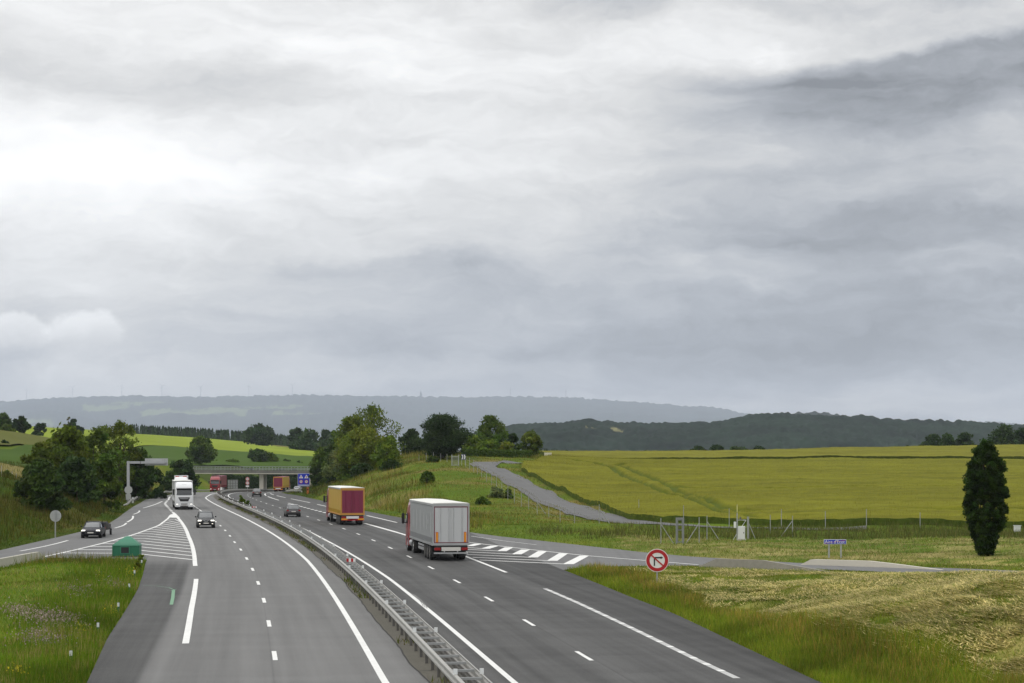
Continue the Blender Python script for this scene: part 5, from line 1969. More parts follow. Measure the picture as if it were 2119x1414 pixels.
    for y in (1.6, 2.9, 4.2, 8.9):
        ch.box(-1.1, 1.1, y, y + .14, .72, 1.06)
    ch.box(-1.18, 1.18, .3, 12.9, 1.062, 1.175)
    for y in (2.0, 3.31, 4.62):
        ch.tube((-1.0, y, .52), (1.0, y, .52), .08, .08, 8)
    ch.build('trailer_chassis', M_CHASSIS, t)
    for s in (-1, 1):
        for y in (2.0, 3.31, 4.62):
            add_wheel(t, s * 1.04, y, .53, .40, rim=M_POST)
        MB().box(s * 1.16, s * 1.20, 5.5, 8.7, .50, .70).box(s * 1.16, s * 1.20, 5.5, 8.7, .78, .92).build('side_guard', M_ALU, t)
    # pallet box and spare gear under the floor
    MB().box(-1.1, 1.1, 6.3, 7.4, .55, .95).build('pallet_box', M_CHASSIS, t, bevel=.03)
    # --- tractor
    tc = MB()
    for s in (-1, 1):
        tc.box(s * .42 - .06, s * .42 + .06, 10.4, 15.9, .70, .95)
    tc.box(-.5, .5, 10.9, 12.3, .95, 1.06)
    tc.tube((-1, 11.65, .52), (1, 11.65, .52), .16, .16, 8)
    tc.build('tractor_chassis', M_CHASSIS, t)
    for s in (-1, 1):
        add_wheel(t, s * .92, 11.65, .52, .62)
        add_wheel(t, s * 1.07, 15.35, .52, .34)
        MB().tube((s * .95, 12.75, .68), (s * .95, 14.15, .68), .30, .30, 14).build('fuel_tank', M_ALU, t, smooth=True)
        MB().box(s * .72, s * 1.22, 11.0, 12.3, 1.07, 1.12).build('mudguard', M_BLACK, t)
    W = 1.245
    lev = [(1.0, 16.45, 14.15, W, .10), (1.35, 16.47, 14.15, W, .14), (1.9, 16.42, 14.15, W, .16), (2.3, 16.34, 14.15, W - .01, .17), (2.95, 16.15, 14.15, W - .04, .18), (3.25, 16.02, 14.15, W - .07, .2), (3.65, 15.68, 14.15, W - .12, .22), (3.84, 15.3, 14.2, W - .25, .25)]
    cb = MB()
    cb.loft([rrect(0, (yf + yr) / 2, w, (yf - yr) / 2, z, r) for z, yf, yr, w, r in lev])
    cb.build('cab', cab, t, smooth=True)
    zs = [l[0] for l in lev]
    yf_at = lambda z: float(np.interp(z, zs, [l[1] for l in lev]))

    def front(name, m, z0, z1, xw0, xw1, off=.012, n=5, par=t):
        V, F = [], []
        for k in range(n):
            z = z0 + (z1 - z0) * k / (n - 1)
            w = xw0 + (xw1 - xw0) * k / (n - 1)
            y = yf_at(z) + off
            V += [(-w, y - .035, z), (-w * .75, y, z), (w * .75, y, z), (w, y - .035, z)]
        for k in range(n - 1):
            for j in range(3):
                F.append((k * 4 + j, k * 4 + j + 1, k * 4 + j + 5, k * 4 + j + 4))
        o = len(V)
        V += [(v[0], v[1] - .05, v[2]) for v in V]
        F += [tuple(i + o for i in f[::-1]) for f in F]
        bd = [0, 1, 2, 3] + [k * 4 + 3 for k in range(1, n)] + [(n - 1) * 4 + j for j in (2, 1, 0)] + [k * 4 for k in range(n - 2, 0, -1)]
        F += [(bd[i], bd[(i + 1) % len(bd)], bd[(i + 1) % len(bd)] + o, bd[i] + o) for i in range(len(bd))]
        return MB().add(V, F).build(name, m, par)
    front('windscreen', M_GLASS, 2.02, 2.86, 1.10, 1.06, off=.03)
    vis = MB().box(-1.08, 1.08, 16.12, 16.52, 2.90, 2.98, rx=-.25)
    vis.build('sun_visor', mat('visor_smoke', (.03, .03, .032), .3), t, bevel=.02)
    front('grille', M_BLACK, 1.16, 1.72, .62, .92, off=.02)
    if white_front:
        front('badge_bar', M_ALU, 1.50, 1.56, .60, .70, off=.045, n=2)
    MB().loft([rrect(0, 15.97, W, .55, z, .16) for z in (.40, .55, .98)]).build('bumper', cab if not white_front else M_CABW, t, smooth=True)
    MB().box(-.55, .55, 16.48, 16.54, .42, .56).box(-.45, .45, 16.48, 16.535, .74, .84).build('lower_grille', M_BLACK, t)
    MB().box(-.26, .26, 16.542, 16.555, .60, .71).build('number_plate', M_PLATE, t)
    for s in (-1, 1):
        MB().box(s * .80, s * 1.14, 16.40, 16.535, .66, .86).build('headlight', M_LAMPW if lights_on else M_LENS, t, bevel=.04)
        MB().box(s * (W - .02), s * (W + .012), 15.15, 16.02, 2.10, 2.82).build('side_window', M_GLASS, t)
        m_ = MB().box(s * 1.36, s * 1.58, 16.02, 16.20, 2.05, 2.85)
        m_.box(s * 1.2, s * 1.37, 16.08, 16.14, 2.70, 2.76).box(s * 1.2, s * 1.37, 16.08, 16.14, 2.10, 2.16)
        m_.build('mirror', M_BLACK, t, bevel=.03)
        MB().box(s * (W - .25), s * W, 14.3, 14.9, .45, 1.0).build('step_skirt', cab, t)
        MB().box(s * (W - .02), s * (W + .014), 15.02, 15.05, 1.1, 2.9).box(s * (W - .02), s * (W + .02), 15.15, 15.35, 1.85, 1.9).build('door_trim', M_BLACK, t)
        MB().box(s * (W - .10), s * (W + .0), 13.55, 14.15, 1.1, 3.55).build('side_deflector', cab, t)
    if roof_sign:
        MB().box(-.95, .95, 15.0, 15.15, 3.86, 4.0).build('roof_lamp_bar', M_ALU, t)
    MB().box(-.32, .32, 15.72, 15.82, 3.42, 3.50).build('roof_marking', M_BLACK, t) if white_front else None
    return t


def on_road(q, d):
    x, y = at_q(q, d)
    return (float(x), float(y), float(zr(y)) + .016)


lorry('curtain_lorry', 'grey curtain sided lorry with a red cab, nearest lorry seen from behind', on_road(127.5, 7.95), heading(134) + R(.5), M_CURT_GREY, M_DOOR_GREY, M_ALU, M_ALU, M_ROOFW, M_CAB_RED)
lorry('curtain_lorry', 'ochre curtain sided lorry with maroon rear doors and a white roof, beside the cutting', on_road(197.5, 7.75), heading(205), M_YEL, M_MAR, M_YELT, M_YELT, M_ROOFW, M_CAB_RED)
lorry('curtain_lorry', 'distant maroon and ochre lorry just before the overbridge', on_road(495, 7.6), heading(505) - R(1.5), M_YEL, M_MAR, M_YELT, M_YELT, M_MAR, M_CAB_RED)


def oncoming(q, d):
    """place by the cab's front: the lorry's tail lies 16.5 m further on"""
    x, y = at_q(q, d)
    h = heading(q + 8) + PI
    return (float(x) + math.sin(h) * 16.5, float(y) - math.cos(h) * 16.5, float(zr(y)) + .016), h


p, h = oncoming(262, -8.1)
lorry('box_lorry', 'white lorry coming towards the camera next to the gore', p, h, M_CABW, M_CABW, M_CABW, M_CABW, M_ROOFW, M_CABW, lights_on=True, white_front=True)
p, h = oncoming(342, -7.05)
t = lorry('box_lorry', 'white lorry with red roof lamps, hidden behind the white lorry but for its top', p, h, M_CABW, M_CABW, M_CABW, M_CABW, M_ROOFW, M_CABW)
# its load rises above the cab: red lamps on a pale board
lb = MB().box(-1.2, 1.2, 13.62, 13.68, 3.5, 4.15).build('headboard', M_CABW, t)
for s in (-1, 1):
    MB().box(s * .35, s * 1.0, 13.685, 13.72, 3.62, 3.98).build('warning_panel', mat('warning_red', (.55, .05, .03), .4), lb)
p, h = oncoming(468, -5.9)
lorry('curtain_lorry', 'red lorry with lit headlights coming round the bend by the bridge', p, h, M_TRED, M_MAR, M_TRED, M_TRED, M_MAR, M_CAB_RED, lights_on=True)


# ------------------------------------------------------------------ cars
def car(name, label, loc, rz, paint, kind='hatch', lights=0, group=None, plate=M_PLATE):
    t = thing(name, label, 'car', loc, rz, group)
    k = {'hatch': (4.2, 1.0, 1.0), 'suv': (4.38, 1.09, 1.03), 'sedan': (4.6, .98, 1.0)}[kind]
    L, kz, kx = k
    f = L / 4.3
    st = [(0.0, .66, .36, .72), (.05, .77, .29, .86), (.25, .85, .24, .95), (.9, .88, .22, .97), (2.0, .885, .21, .96), (2.95, .88, .21, .94), (3.45, .87, .22, .88), (3.9, .84, .23, .80), (4.18, .77, .27, .70), (4.3, .64, .34, .60)]
    if kind == 'sedan':
        st = [(0.0, .66, .38, .78), (.05, .76, .31, .92), (.3, .84, .25, .97)] + st[3:]
    rings = []
    for y, w, z0, z1 in st:
        w *= kx
        z0, z1 = z0 * kz, z1 * kz
        half = [(.0, z0), (.75 * w, z0), (.94 * w, z0 + .07), (w, z0 + .36 * (z1 - z0)), (.985 * w, z0 + .72 * (z1 - z0)), (.93 * w, z1 - .035), (.78 * w, z1), (.0, z1 + .018)]
        ring = [(x, y * f, z) for x, z in half] + [(-x, y * f, z) for x, z in half[-2:0:-1]]
        rings.append(ring)
    MB().loft(rings).build('body', paint, t, smooth=True)
    if kind == 'sedan':
        cs = [(.75, .72, .93, .66, .96), (1.35, .78, .93, .58, 1.36), (1.9, .79, .93, .59, 1.44), (2.35, .79, .93, .59, 1.42), (3.2, .74, .90, .68, .93)]
    else:
        cs = [(.14, .73, .92, .70, .95), (.62, .79, .92, .60, 1.38), (1.2, .80, .92, .61, 1.475), (2.0, .80, .92, .61, 1.465), (2.3, .79, .92, .60, 1.42), (3.15, .74, .90, .68, .93)]
    rings = []
    for y, wb, zb_, wt_, zt_ in cs:
        zb_, zt_ = zb_ * kz, zt_ * kz
        half = [(wb * kx, zb_), (((wb + wt_) / 2 + .02) * kx, (zb_ + zt_) / 2), (wt_ * kx + .02, zt_ - .03), (wt_ * kx - .05, zt_), (0, zt_ + .012)]
        rings.append([(x, y * f, z) for x, z in half] + [(-x, y * f, z) for x, z in half[-2::-1]])
    MB().loft(rings, closed=False, caps=False).build('windows', M_GLASS, t, smooth=True)
    # roof skin and pillars in body colour, lying just proud of the glass
    rr = []
    for (y, wb, zb_, wt_, zt_) in cs[1:-1]:
        zt_ = zt_ * kz
        rr.append([((wt_ * kx + .03), y * f, zt_ - .05), (wt_ * kx - .03, y * f, zt_ + .012), (0, y * f, zt_ + .026), (-(wt_ * kx - .03), y * f, zt_ + .012), (-(wt_ * kx + .03), y * f, zt_ - .05)])
    MB().loft(rr, closed=False, caps=False).build('roof', paint, t, smooth=True)
    pl = MB()
    def bar(i, j, s, w=.07):
        a, b_ = cs[i], cs[j]
        p0 = Vector((s * (a[1] * kx + .012) if i in (0, len(cs) - 1) else s * (a[3] * kx + .012), a[0] * f, (a[4] if i in (0, len(cs) - 1) else a[4]) * kz))
        p1 = Vector((s * (b_[3] * kx + .015), b_[0] * f, b_[4] * kz - .03))
        pl.tube(p0, p1, w * .5, w * .45, 6)
    for s in (-1, 1):
        bar(0, 1, s, .10)
        bar(len(cs) - 1, len(cs) - 2, s, .07)
        for yy in (1.05, 2.02):
            pl.tube((s * .80 * kx, yy * f, .93 * kz), (s * .635 * kx, yy * f, 1.44 * kz), .028, .028, 5)
    pl.build('pillars', paint, t)
    for s in (-1, 1):
        for y in (.82, 3.42):
            aw = MB().tube((s * .62 * kx, y * f, .32), (s * .893 * kx, y * f, .32), .375, .375, 20).build('wheel_arch', M_BLACK, t)
            r_ = .335 if kind == 'suv' else .31
            w_ = add_wheel(t, s * .80 * kx, y * f, r_, .20, rim=M_ALU)
        MB().box(s * .90 * kx, s * 1.06 * kx, 2.72 * f, 2.86 * f, .95 * kz, 1.08 * kz).build('mirror', paint, t, bevel=.03)
        hl = MB().box(s * .44, s * .80 * kx, 3.98 * f, 4.235 * f, .60 * kz, .75 * kz, rz=-s * .42)
        hl.build('headlight', M_LAMPW if lights else M_LENS, t, bevel=.04)
        if lights == 2:
            MB().box(s * .54, s * .70, 4.18 * f, 4.30 * f, .40, .49, rz=-s * .3).build('fog_lamp', mat('fog_glow', (.9, .8, .6), .3, emit=1.2), t, bevel=.02)
        tl = MB().box(s * .55, s * .83 * kx, -.01, .22, .70 * kz, .86 * kz, rz=s * .28)
        tl.build('tail_light', M_TAIL, t, bevel=.03)
    MB().box(-.52, .52, 4.22 * f, 4.315 * f, .36, .56 * kz).box(-.40, .40, 4.24 * f, 4.30 * f, .60 * kz, .66 * kz).build('grille', M_BLACK, t, bevel=.02)
    MB().box(-.26, .26, 4.316 * f, 4.33 * f, .44, .54).build('number_plate', plate, t)
    MB().box(-.26, .26, -.03, .02, .60 * kz, .71 * kz).build('number_plate', plate, t)
    MB().box(-.80, .80, -.035, .12, .30, .50).build('bumper', M_BLACK if kind == 'hatch' else paint, t, bevel=.04)
    if lights == 2:
        vb = MB()
        for s in (-1, 1):
            vb.tube((s * .22, 4.305 * f, .74), (0, 4.33 * f, .60), .018, .018, 6)
        vb.build('grille_emblem', M_ALU, t)
    return t


M_CARBLK = mat('car_black', (.006, .007, .009), .34, var=.05, spec=.3, coat=.25)
M_CARBLUE = mat('car_midnight', (.006, .006, .012), .36, var=.05, spec=.2, coat=.12)
M_CARGREY = mat('car_grey', (.10, .095, .098), .30, metal=.4, var=.05, coat=.6)
M_CARTAUPE = mat('car_taupe', (.085, .075, .07), .30, metal=.3, var=.05, coat=.6)
M_CARWHITE = mat('car_white', (.70, .71, .73), .25, var=.03, coat=.6)


def car_oncoming(x, y, h, L=4.3):
    return (x + math.sin(h) * L, y - math.cos(h) * L, float(zr(y)) + .016), h


x, y = at_q(192.5, -7.75)
p, h = car_oncoming(float(x), float(y), heading(194) + PI)
car('car', 'black crossover car with daytime lamps coming towards the camera', p, h, M_CARBLK, 'suv', 2)
p, h = car_oncoming(-37.4, 166.5, R(186))
dc = car('car', 'midnight dark saloon car on the left exit ramp pulling a trailer', p, h, M_CARBLUE, 'sedan', 1)
p, h = on_road(227.0, 3.95), heading(230)
car('car', 'grey hatchback seen from behind in the lane next to the median', p, h, M_CARGREY, 'hatch')
p, h = on_road(358.5, 7.2), heading(362)
car('car', 'far taupe hatchback driving away below the overbridge pier', p, h, M_CARTAUPE, 'hatch')
car('car', 'white car half hidden beyond the far guardrail by the blue sign', on_road(517, 10.4), heading(517) + R(-8), M_CARWHITE, 'hatch')
# small trailer behind the dark saloon
tr = thing('car_trailer', 'small dark open trailer towed by the midnight saloon', 'trailer', (-37.4 - 8.75 * math.sin(R(6)), 166.5 + 8.75 * math.cos(R(6)), .016), R(186))
MB().box(-.80, .80, .2, 2.6, .50, .56).build('bed', M_CHASSIS, tr)
MB().box(-.84, -.79, .2, 2.6, .56, 1.0).box(.79, .84, .2, 2.6, .56, 1.0).box(-.79, .79, .2, .25, .56, 1.0).box(-.79, .79, 2.55, 2.6, .56, 1.0).build('side_board', mat('trailer_board', (.05, .045, .04), .7, var=.2), tr)
MB().box(-.72, .72, .35, 2.45, .56, 1.18).build('load', mat('trailer_tarp', (.035, .035, .04), .8, var=.3, bump=.3), tr, bevel=.12)
MB().box(-.04, .04, 2.6, 4.0, .42, .50).build('drawbar', M_CHASSIS, tr)
for s in (-1, 1):
    add_wheel(tr, s * .95, 1.3, .29, .17)
    MB().box(s * .84, s * 1.06, .92, 1.68, .62, .66).build('mudguard', M_BLACK, tr, bevel=.01)
    MB().box(s * .55, s * .7, .17, .2, .45, .55).build('tail_light', M_TAIL, tr)

# ------------------------------------------------------------------ signs and posts
def ground_xy(px, py):
    x, y = ground_at(px, py)
    return x, y, float(zt(x, y))


def stand(px, Y, dz=-.05):
    x = (px - CX) / FPX * Y
    return x, Y, float(zt(x, Y)) + dz


# no right turn sign on the nose of the verge
x, y, z = stand(1360, 102.9)
s_ = thing('no_turn_sign', 'round red ringed no right turn sign on a post in the verge', 'road sign', (x, y, z), 0)
cz = CAMZ - (1160 - HY) / FPX * y - z
r = .635
MB().box(-.04, .04, .03, .11, 0, cz + .45).build('post', M_GALV, s_, bevel=.01)
pl = MB().disc((0, cz), r, 0.0, .028, 48).build('sign_plate', M_SIGNW, s_)
MB().disc((0, cz), r - .035, -.008, -.001, 48, r_in=r * .66).build('red_ring', M_SIGNR, pl)
MB().box(-.155 - .036, -.155 + .036, -.010, -.001, cz - .30, cz + .115).box(-.155 - .036, .20, -.012, -.001, cz + .115, cz + .19).add([(.19, -.012, cz + .08), (.33, -.012, cz + .152), (.19, -.012, cz + .225), (.19, -.001, cz + .08), (.33, -.001, cz + .152), (.19, -.001, cz + .225)], [(0, 1, 2), (5, 4, 3), (0, 3, 4, 1), (1, 4, 5, 2), (2, 5, 3, 0)]).build('turn_arrow', M_SIGNK, pl)
a = R(42)
MB().box(-r * .70, r * .70, -.020, -.0125, cz - .038, cz + .038, ry=a).build('red_bar', M_SIGNR, pl)
MB().box(-.10, .10, .029, .045, cz - .3, cz - .24).box(-.10, .10, .029, .045, cz + .24, cz + .3).build('bracket', M_GALV, s_)

# rest area name board
x, y, z = stand(1728, 132.5)
s_ = thing('name_board', 'blue name board with a red strike on two posts behind the far ramp wall', 'road sign', (x, y, z), R(-4))
sc_p = FPX / y
zt0 = CAMZ - (1116.5 - HY) / sc_p - z
zb0 = CAMZ - (1126.5 - HY) / sc_p - z
w = 46 / sc_p / 2
pl = MB().box(-w, w, -.02, .02, zb0, zt0).build('sign_plate', M_SIGNW, s_, bevel=.01)
MB().box(-w + .03, w - .03, -.026, -.0205, zb0 + .025, zt0 - .025).build('blue_face', M_SIGNB, pl)
text_mesh("Aire d'Ecot", .33, M_SIGNW, pl, (-.02, -.034, (zb0 + zt0) / 2 - .01), (R(90), 0, 0), sx=.92)
MB().box(-w * .96, w * .96, -.0285, -.0265, (zb0 + zt0) / 2 - .012, (zb0 + zt0) / 2 + .012, ry=-math.atan2(zt0 - zb0 - .1, 2 * w)).build('red_strike', M_SIGNR, pl)
for s in (-.42, .42):
    MB().box(s - .06, s + .06, .021, .10, -.3, zt0 - .05).build('post', M_GALV, s_, bevel=.01)

# round sign backs on the left
def round_back(label, px, py, rpx, Y, pole_top):
    x, y, z = stand(px, Y)
    s_ = thing('round_sign', label, 'road sign', (x, y, z), R(-6), 'round signs seen from behind')
    cz = CAMZ - (py - HY) / FPX * Y - z
    r = rpx / FPX * Y
    MB().disc((0, cz), r, -.015, .015, 36).build('sign_plate', M_SIGNG, s_, bevel=.005)
    MB().box(-.05, .05, -.10, -.016, -.2, cz + r * .95).build('post', M_GALV, s_, bevel=.01)
    MB().box(-r * .8, r * .8, -.045, -.0155, cz + r * .30, cz + r * .36).box(-r * .8, r * .8, -.045, -.0155, cz - r * .36, cz - r * .30).build('stiffener', M_GALV, s_)
    return s_


round_back('grey back of a round sign on a pole at the edge of the left ramp', 115, 1068, 12, 168.5, 0)

# cantilever sign over the left ramp
x, y, z = stand(265.5, 299)
s_ = thing('cantilever_sign', 'grey cantilever sign seen from behind, arm reaching over the left ramp', 'road sign', (x, y, z), 0)
sp_ = FPX / y
ztop = CAMZ - (954.5 - HY) / sp_ - z
M_GANT = mat('gantry_grey', (.40, .41, .43), .5, metal=.25, var=.08)
MB().box(-.21, .21, -.21, .21, -.3, ztop).build('upright', M_GANT, s_, bevel=.03)
MB().box(.211, (346 - 265) / sp_ - .3, -.17, .17, ztop - .42, ztop - .02).build('arm', M_GANT, s_, bevel=.03)
MB().box((290.5 - 265) / sp_ - .04, (290.5 - 265) / sp_ + .04, -.20, .20, ztop - .46, ztop + .02).build('arm_flange', M_POST, s_)
zb1, zb2 = CAMZ - (963.5 - HY) / sp_ - z, CAMZ - (949 - HY) / sp_ - z
pb = MB().box((299 - 265) / sp_, (346.5 - 265) / sp_, .18, .26, zb1, zb2).build('sign_panel', M_SIGNG, s_)
MB().box((305 - 265) / sp_, (307 - 265) / sp_, .06, .179, zb1 + .05, zb2 - .05).box((336 - 265) / sp_, (338 - 265) / sp_, .06, .179, zb1 + .05, zb2 - .05).build('panel_bracket', M_GALV, pb)
MB().box((302 - 265) / sp_, (344 - 265) / sp_, .10, .179, zb1 + .14, zb1 + .20).build('panel_rib', M_GALV, pb)
cz = CAMZ - (1014 - HY) / sp_ - z
MB().disc((.08, cz), 8.2 / sp_, -.28, -.24, 32).build('round_plate', M_SIGNG, s_)
MB().box(-.34, .48, -.27, -.235, cz - 1.55, cz - .68).build('lower_plate', M_SIGNG, s_)
MB().box(-.02, .18, -.235, -.212, cz - 1.5, cz + .5).build('plate_clamp', M_GALV, s_)

# speed and overtaking signs in the median before the bridge
x, y = (float(v) for v in at_q(487, .4))
s_ = thing('speed_sign', 'two small red ringed round signs stacked on a median post near the bridge', 'road sign', (x, y, float(zr(y))), heading(487) * .3)
MB().box(-.05, .05, .03, .11, 0, 3.9).build('post', M_GALV, s_)
for cz, txt in ((3.35, 'lorry'), (2.3, '90')):
    pl = MB().disc((0, cz), .50, 0, .028, 28).build('sign_plate', M_SIGNW, s_)
    MB().disc((0, cz), .48, -.008, -.001, 28, r_in=.35).build('red_ring', M_SIGNR, pl)
    if txt == '90':
        text_mesh('90', .42, M_SIGNK, pl, (0, -.010, cz), (R(90), 0, 0))
    else:
        MB().box(-.24, .02, -.010, -.001, cz - .08, cz + .10).box(.04, .24, -.010, -.001, cz - .08, cz + .06).build('lorry_symbol', M_SIGNK, pl)
MB().box(-.42, .42, -.0, .028, 1.28, 1.66).build('lower_plate', M_SIGNW, s_)

# big sign seen from behind, left of the far carriageway
x, y = (float(v) for v in at_q(539, -10.2))
s_ = thing('sign_back', 'pale back of a large sign with a lattice of ribs beyond the red lorry', 'road sign', (x, y, float(zt(x, y))), R(-4))
MB().box(-1.5, 1.5, 0, .05, .9, 3.55).build('sign_panel', mat('sign_back_pale', (.50, .52, .52), .5, metal=.2), s_)
rb = MB()
for k in range(5):
    rb.box(-1.5 + k * .74 - .05, -1.5 + k * .74 + .05, -.07, -.001, .8, 3.6)
for k in range(4):
    rb.box(-1.5, 1.5, -.11, -.071, 1.1 + k * .75 - .04, 1.1 + k * .75 + .04)
rb.build('rib', M_POST, s_)
MB().box(-.9, -.78, -.2, -.111, -.3, 3.4).box(.78, .9, -.2, -.111, -.3, 3.4).build('post', M_GALV, s_)

# blue board with warning triangles and speed limits
x, y, z = stand(628.5, 403, -.1)
s_ = thing('blue_sign_board', 'blue board with two white triangles over two speed limits by the right shoulder', 'road sign', (x, y, z), R(6))
sp_ = FPX / y
z1, z0 = CAMZ - (980 - HY) / sp_ - z, CAMZ - (1006.5 - HY) / sp_ - z
w = 12.3 / sp_
pl = MB().box(-w, w, -.03, .03, z0, z1).build('sign_plate', M_SIGNW, s_)
MB().box(-w + .05, w - .05, -.04, -.031, z0 + .05, z1 - .05).build('blue_face', M_SIGNB, pl)
for cx_ in (-.57, .57):
    zc = z1 - .68
    MB().add([(cx_ - .46, -.05, zc - .36), (cx_ + .46, -.05, zc - .36), (cx_, -.05, zc + .44), (cx_ - .46, -.041, zc - .36), (cx_ + .46, -.041, zc - .36), (cx_, -.041, zc + .44)], [(0, 1, 2), (5, 4, 3), (0, 3, 4, 1), (1, 4, 5, 2), (2, 5, 3, 0)]).build('warning_triangle', M_SIGNW, pl)
    MB().box(cx_ - .07, cx_ + .07, -.056, -.0505, zc - .24, zc + .10).build('triangle_symbol', M_SIGNR, pl)
    zc = z0 + 1.0
    MB().disc((cx_, zc), .40, -.05, -.041, 28).build('limit_plate', M_SIGNW, pl)
    MB().disc((cx_, zc), .40, -.058, -.0505, 28, r_in=.29).build('red_ring', M_SIGNR, pl)
    text_mesh('90', .34, M_SIGNK, pl, (cx_, -.055, zc), (R(90), 0, 0))
MB().box(-w + .15, w - .15, -.048, -.041, z0 + .16, z0 + .32).build('distance_bar', M_SIGNW, pl)
for s in (-.8, .8):
    MB().box(s - .06, s + .06, .031, .15, -.3, z1 - .2).build('post', M_GALV, s_)
    
# orange emergency post
x, y, z = stand(637, 382, 0)
s_ = thing('emergency_post', 'orange emergency telephone post in the grass by the blue sign board', 'emergency phone', (x, y, z), R(4))
M_ORA = mat('emergency_orange', (.55, .16, .04), .5, var=.06)
MB().box(-.21, .21, -.18, .18, 0, 1.30).build('housing', M_ORA, s_, bevel=.06)
MB().box(-.24, .24, -.21, .21, 1.30, 1.40).build('cap', M_ORA, s_, bevel=.04)
MB().box(-.12, .12, -.195, -.181, .75, 1.1).build('speaker_panel', M_BLACK, s_)

# small white plate in the median by the red lorry
x, y = (float(v) for v in at_q(424, -.9))
s_ = thing('white_plate', 'small white plate on a stub post where the median rail bends by the red lorry', 'road sign', (x, y, float(zr(y))), 0)
MB().box(-.24, .24, 0, .03, .62, 1.32).build('sign_plate', M_SIGNW, s_, bevel=.01)
MB().box(-.03, .03, .031, .09, 0, 1.2).build('post', M_GALV, s_)

# information board on the skyline
x, y, z = stand(1134, 404, 0)
s_ = thing('information_board', 'small cream board on two legs at the far corner of the wheat', 'sign', (x, y, z), R(10))
sp_ = FPX / y
z1, z0 = CAMZ - (937 - HY) / sp_ - z, CAMZ - (943.5 - HY) / sp_ - z
MB().box(-.80, .80, -.03, .03, z0, z1).build('board', mat('board_cream', (.62, .58, .48), .6), s_)
for s in (-.6, .6):
    MB().box(s - .05, s + .05, .031, .11, -.3, z1 - .05).build('leg', mat('board_leg', (.50, .46, .38), .7), s_)

# chevron board at the lane's bend
x, y, z = stand(959, 326, 0)
s_ = thing('chevron_sign', 'small dark blue chevron board with white arrows at the bend of the lane', 'road sign', (x, y, z), R(-4))
sp_ = FPX / y
z1, z0 = CAMZ - (940 - HY) / sp_ - z, CAMZ - (952 - HY) / sp_ - z
pl = MB().box(-.40, .40, -.02, .02, z0, z1).build('sign_plate', mat('chevron_blue', (.03, .04, .09), .4), s_)
for k in (-1, 1):
    zc = (z0 + z1) / 2
    V = [(k * .18 - .14, -.028, zc + .40), (k * .18 + .02, -.028, zc + .40), (k * .18 + .16, -.028, zc), (k * .18 + .02, -.028, zc - .40), (k * .18 - .14, -.028, zc - .40), (k * .18 + .0, -.028, zc)]
    V2 = [(a, -.021, c) for a, b_, c in V]
    MB().add(V + V2, [(0, 1, 2, 5), (5, 2, 3, 4), (11, 8, 7, 6), (10, 9, 8, 11)] + [(i, (i + 1) % 6, (i + 1) % 6 + 6, i + 6) for i in range(6)]).build('white_chevron', M_SIGNW, pl)
for s in (-.3, .3):
    MB().box(s - .035, s + .035, .021, .09, -.5, z1 - .1).build('post', M_GALV, s_)

# ------------------------------------------------------------------ green gore hut
x, y = ground_at(260.5, 1152.5)
s_ = thing('gore_hut', 'green round backed hut with a pointed roof and dark opening at the gore', 'crash cushion', (x, y + .7, .01), 0)
M_GRN = mat('hut_green', (.010, .125, .062), .45, var=.10, scale=2)
M_GRNL = mat('hut_roof_green', (.022, .170, .095), .45, var=.10, scale=2)
base = [(-.95, -.70), (.95, -.70)] + [(.95 * math.cos(a), .1 + 1.0 * math.sin(a)) for a in np.linspace(0, PI, 13)]
mb = MB()
mb.loft([[(a, b_, z) for a, b_ in base] for z in (0, .82)])
mb.build('hut_body', M_GRN, s_)
mb = MB()
rings = [[(a * k, b_ * k + .10 * (1 - k), z) for a, b_ in base] for k, z in ((1.03, .78), (1.0, .86), (.62, 1.14), (.22, 1.40), (.05, 1.45))]
mb.loft(rings).build('hut_roof', M_GRNL, s_, smooth=True)
MB().box(-.40, .28, -.735, -.701, .20, .74).build('opening_frame', M_GRNL, s_)
MB().box(-.34, .22, -.745, -.7355, .26, .68).build('opening', M_SIGNK, s_)
MB().box(-.98, -.90, -.73, -.701, .0, .80).box(.90, .98, -.73, -.701, .0, .80).build('corner_post', M_GRN, s_)
MB().box(-.99, .99, -.76, .2, 0, .05).build('base_skid', M_CHASSIS, s_)

# little white and green marker posts along the island's edge
first = None
labs = ['marker post nearest the bottom of the photo in the island grass', 'second marker post up from the bottom in the island grass', 'third marker post up from the bottom in the island grass',
        'fourth marker post up, beside the yellow flowers', 'fifth marker post up the island edge', 'sixth marker post, closest to the green hut']
for i, (px, py) in enumerate(((147, 1368), (203, 1304), (245, 1260), (267.5, 1218), (278.5, 1190), (293.5, 1166))):
    x, y = ground_at(px, py + 7)
    z = float(zt(x, y))
    if first is None:
        first = thing('marker_post', labs[0], 'marker post', (0, 0, 0), 0, 'small white topped marker posts in the island grass')
        MB().box(-.055, .055, -.02, .02, 0, .42).build('stem', mat('marker_green', (.03, .12, .06), .5), first, bevel=.01)
        MB().box(-.055, -.012, -.028, -.0205, .40, .60).box(.012, .055, -.028, -.0205, .40, .60).build('reflector', M_REFL, first)
        MB().box(-.06, .06, -.02, .02, .42, .62).build('head', mat('marker_grey', (.35, .37, .36), .5), first, bevel=.01)
        o = first
    else:
        o = copy_tree(first)
        o['label'] = labs[i]
    o.location = (x, y, z - .02)
    o.rotation_euler = (0, 0, R(-8))
    o.scale = (.85, .85, .85)

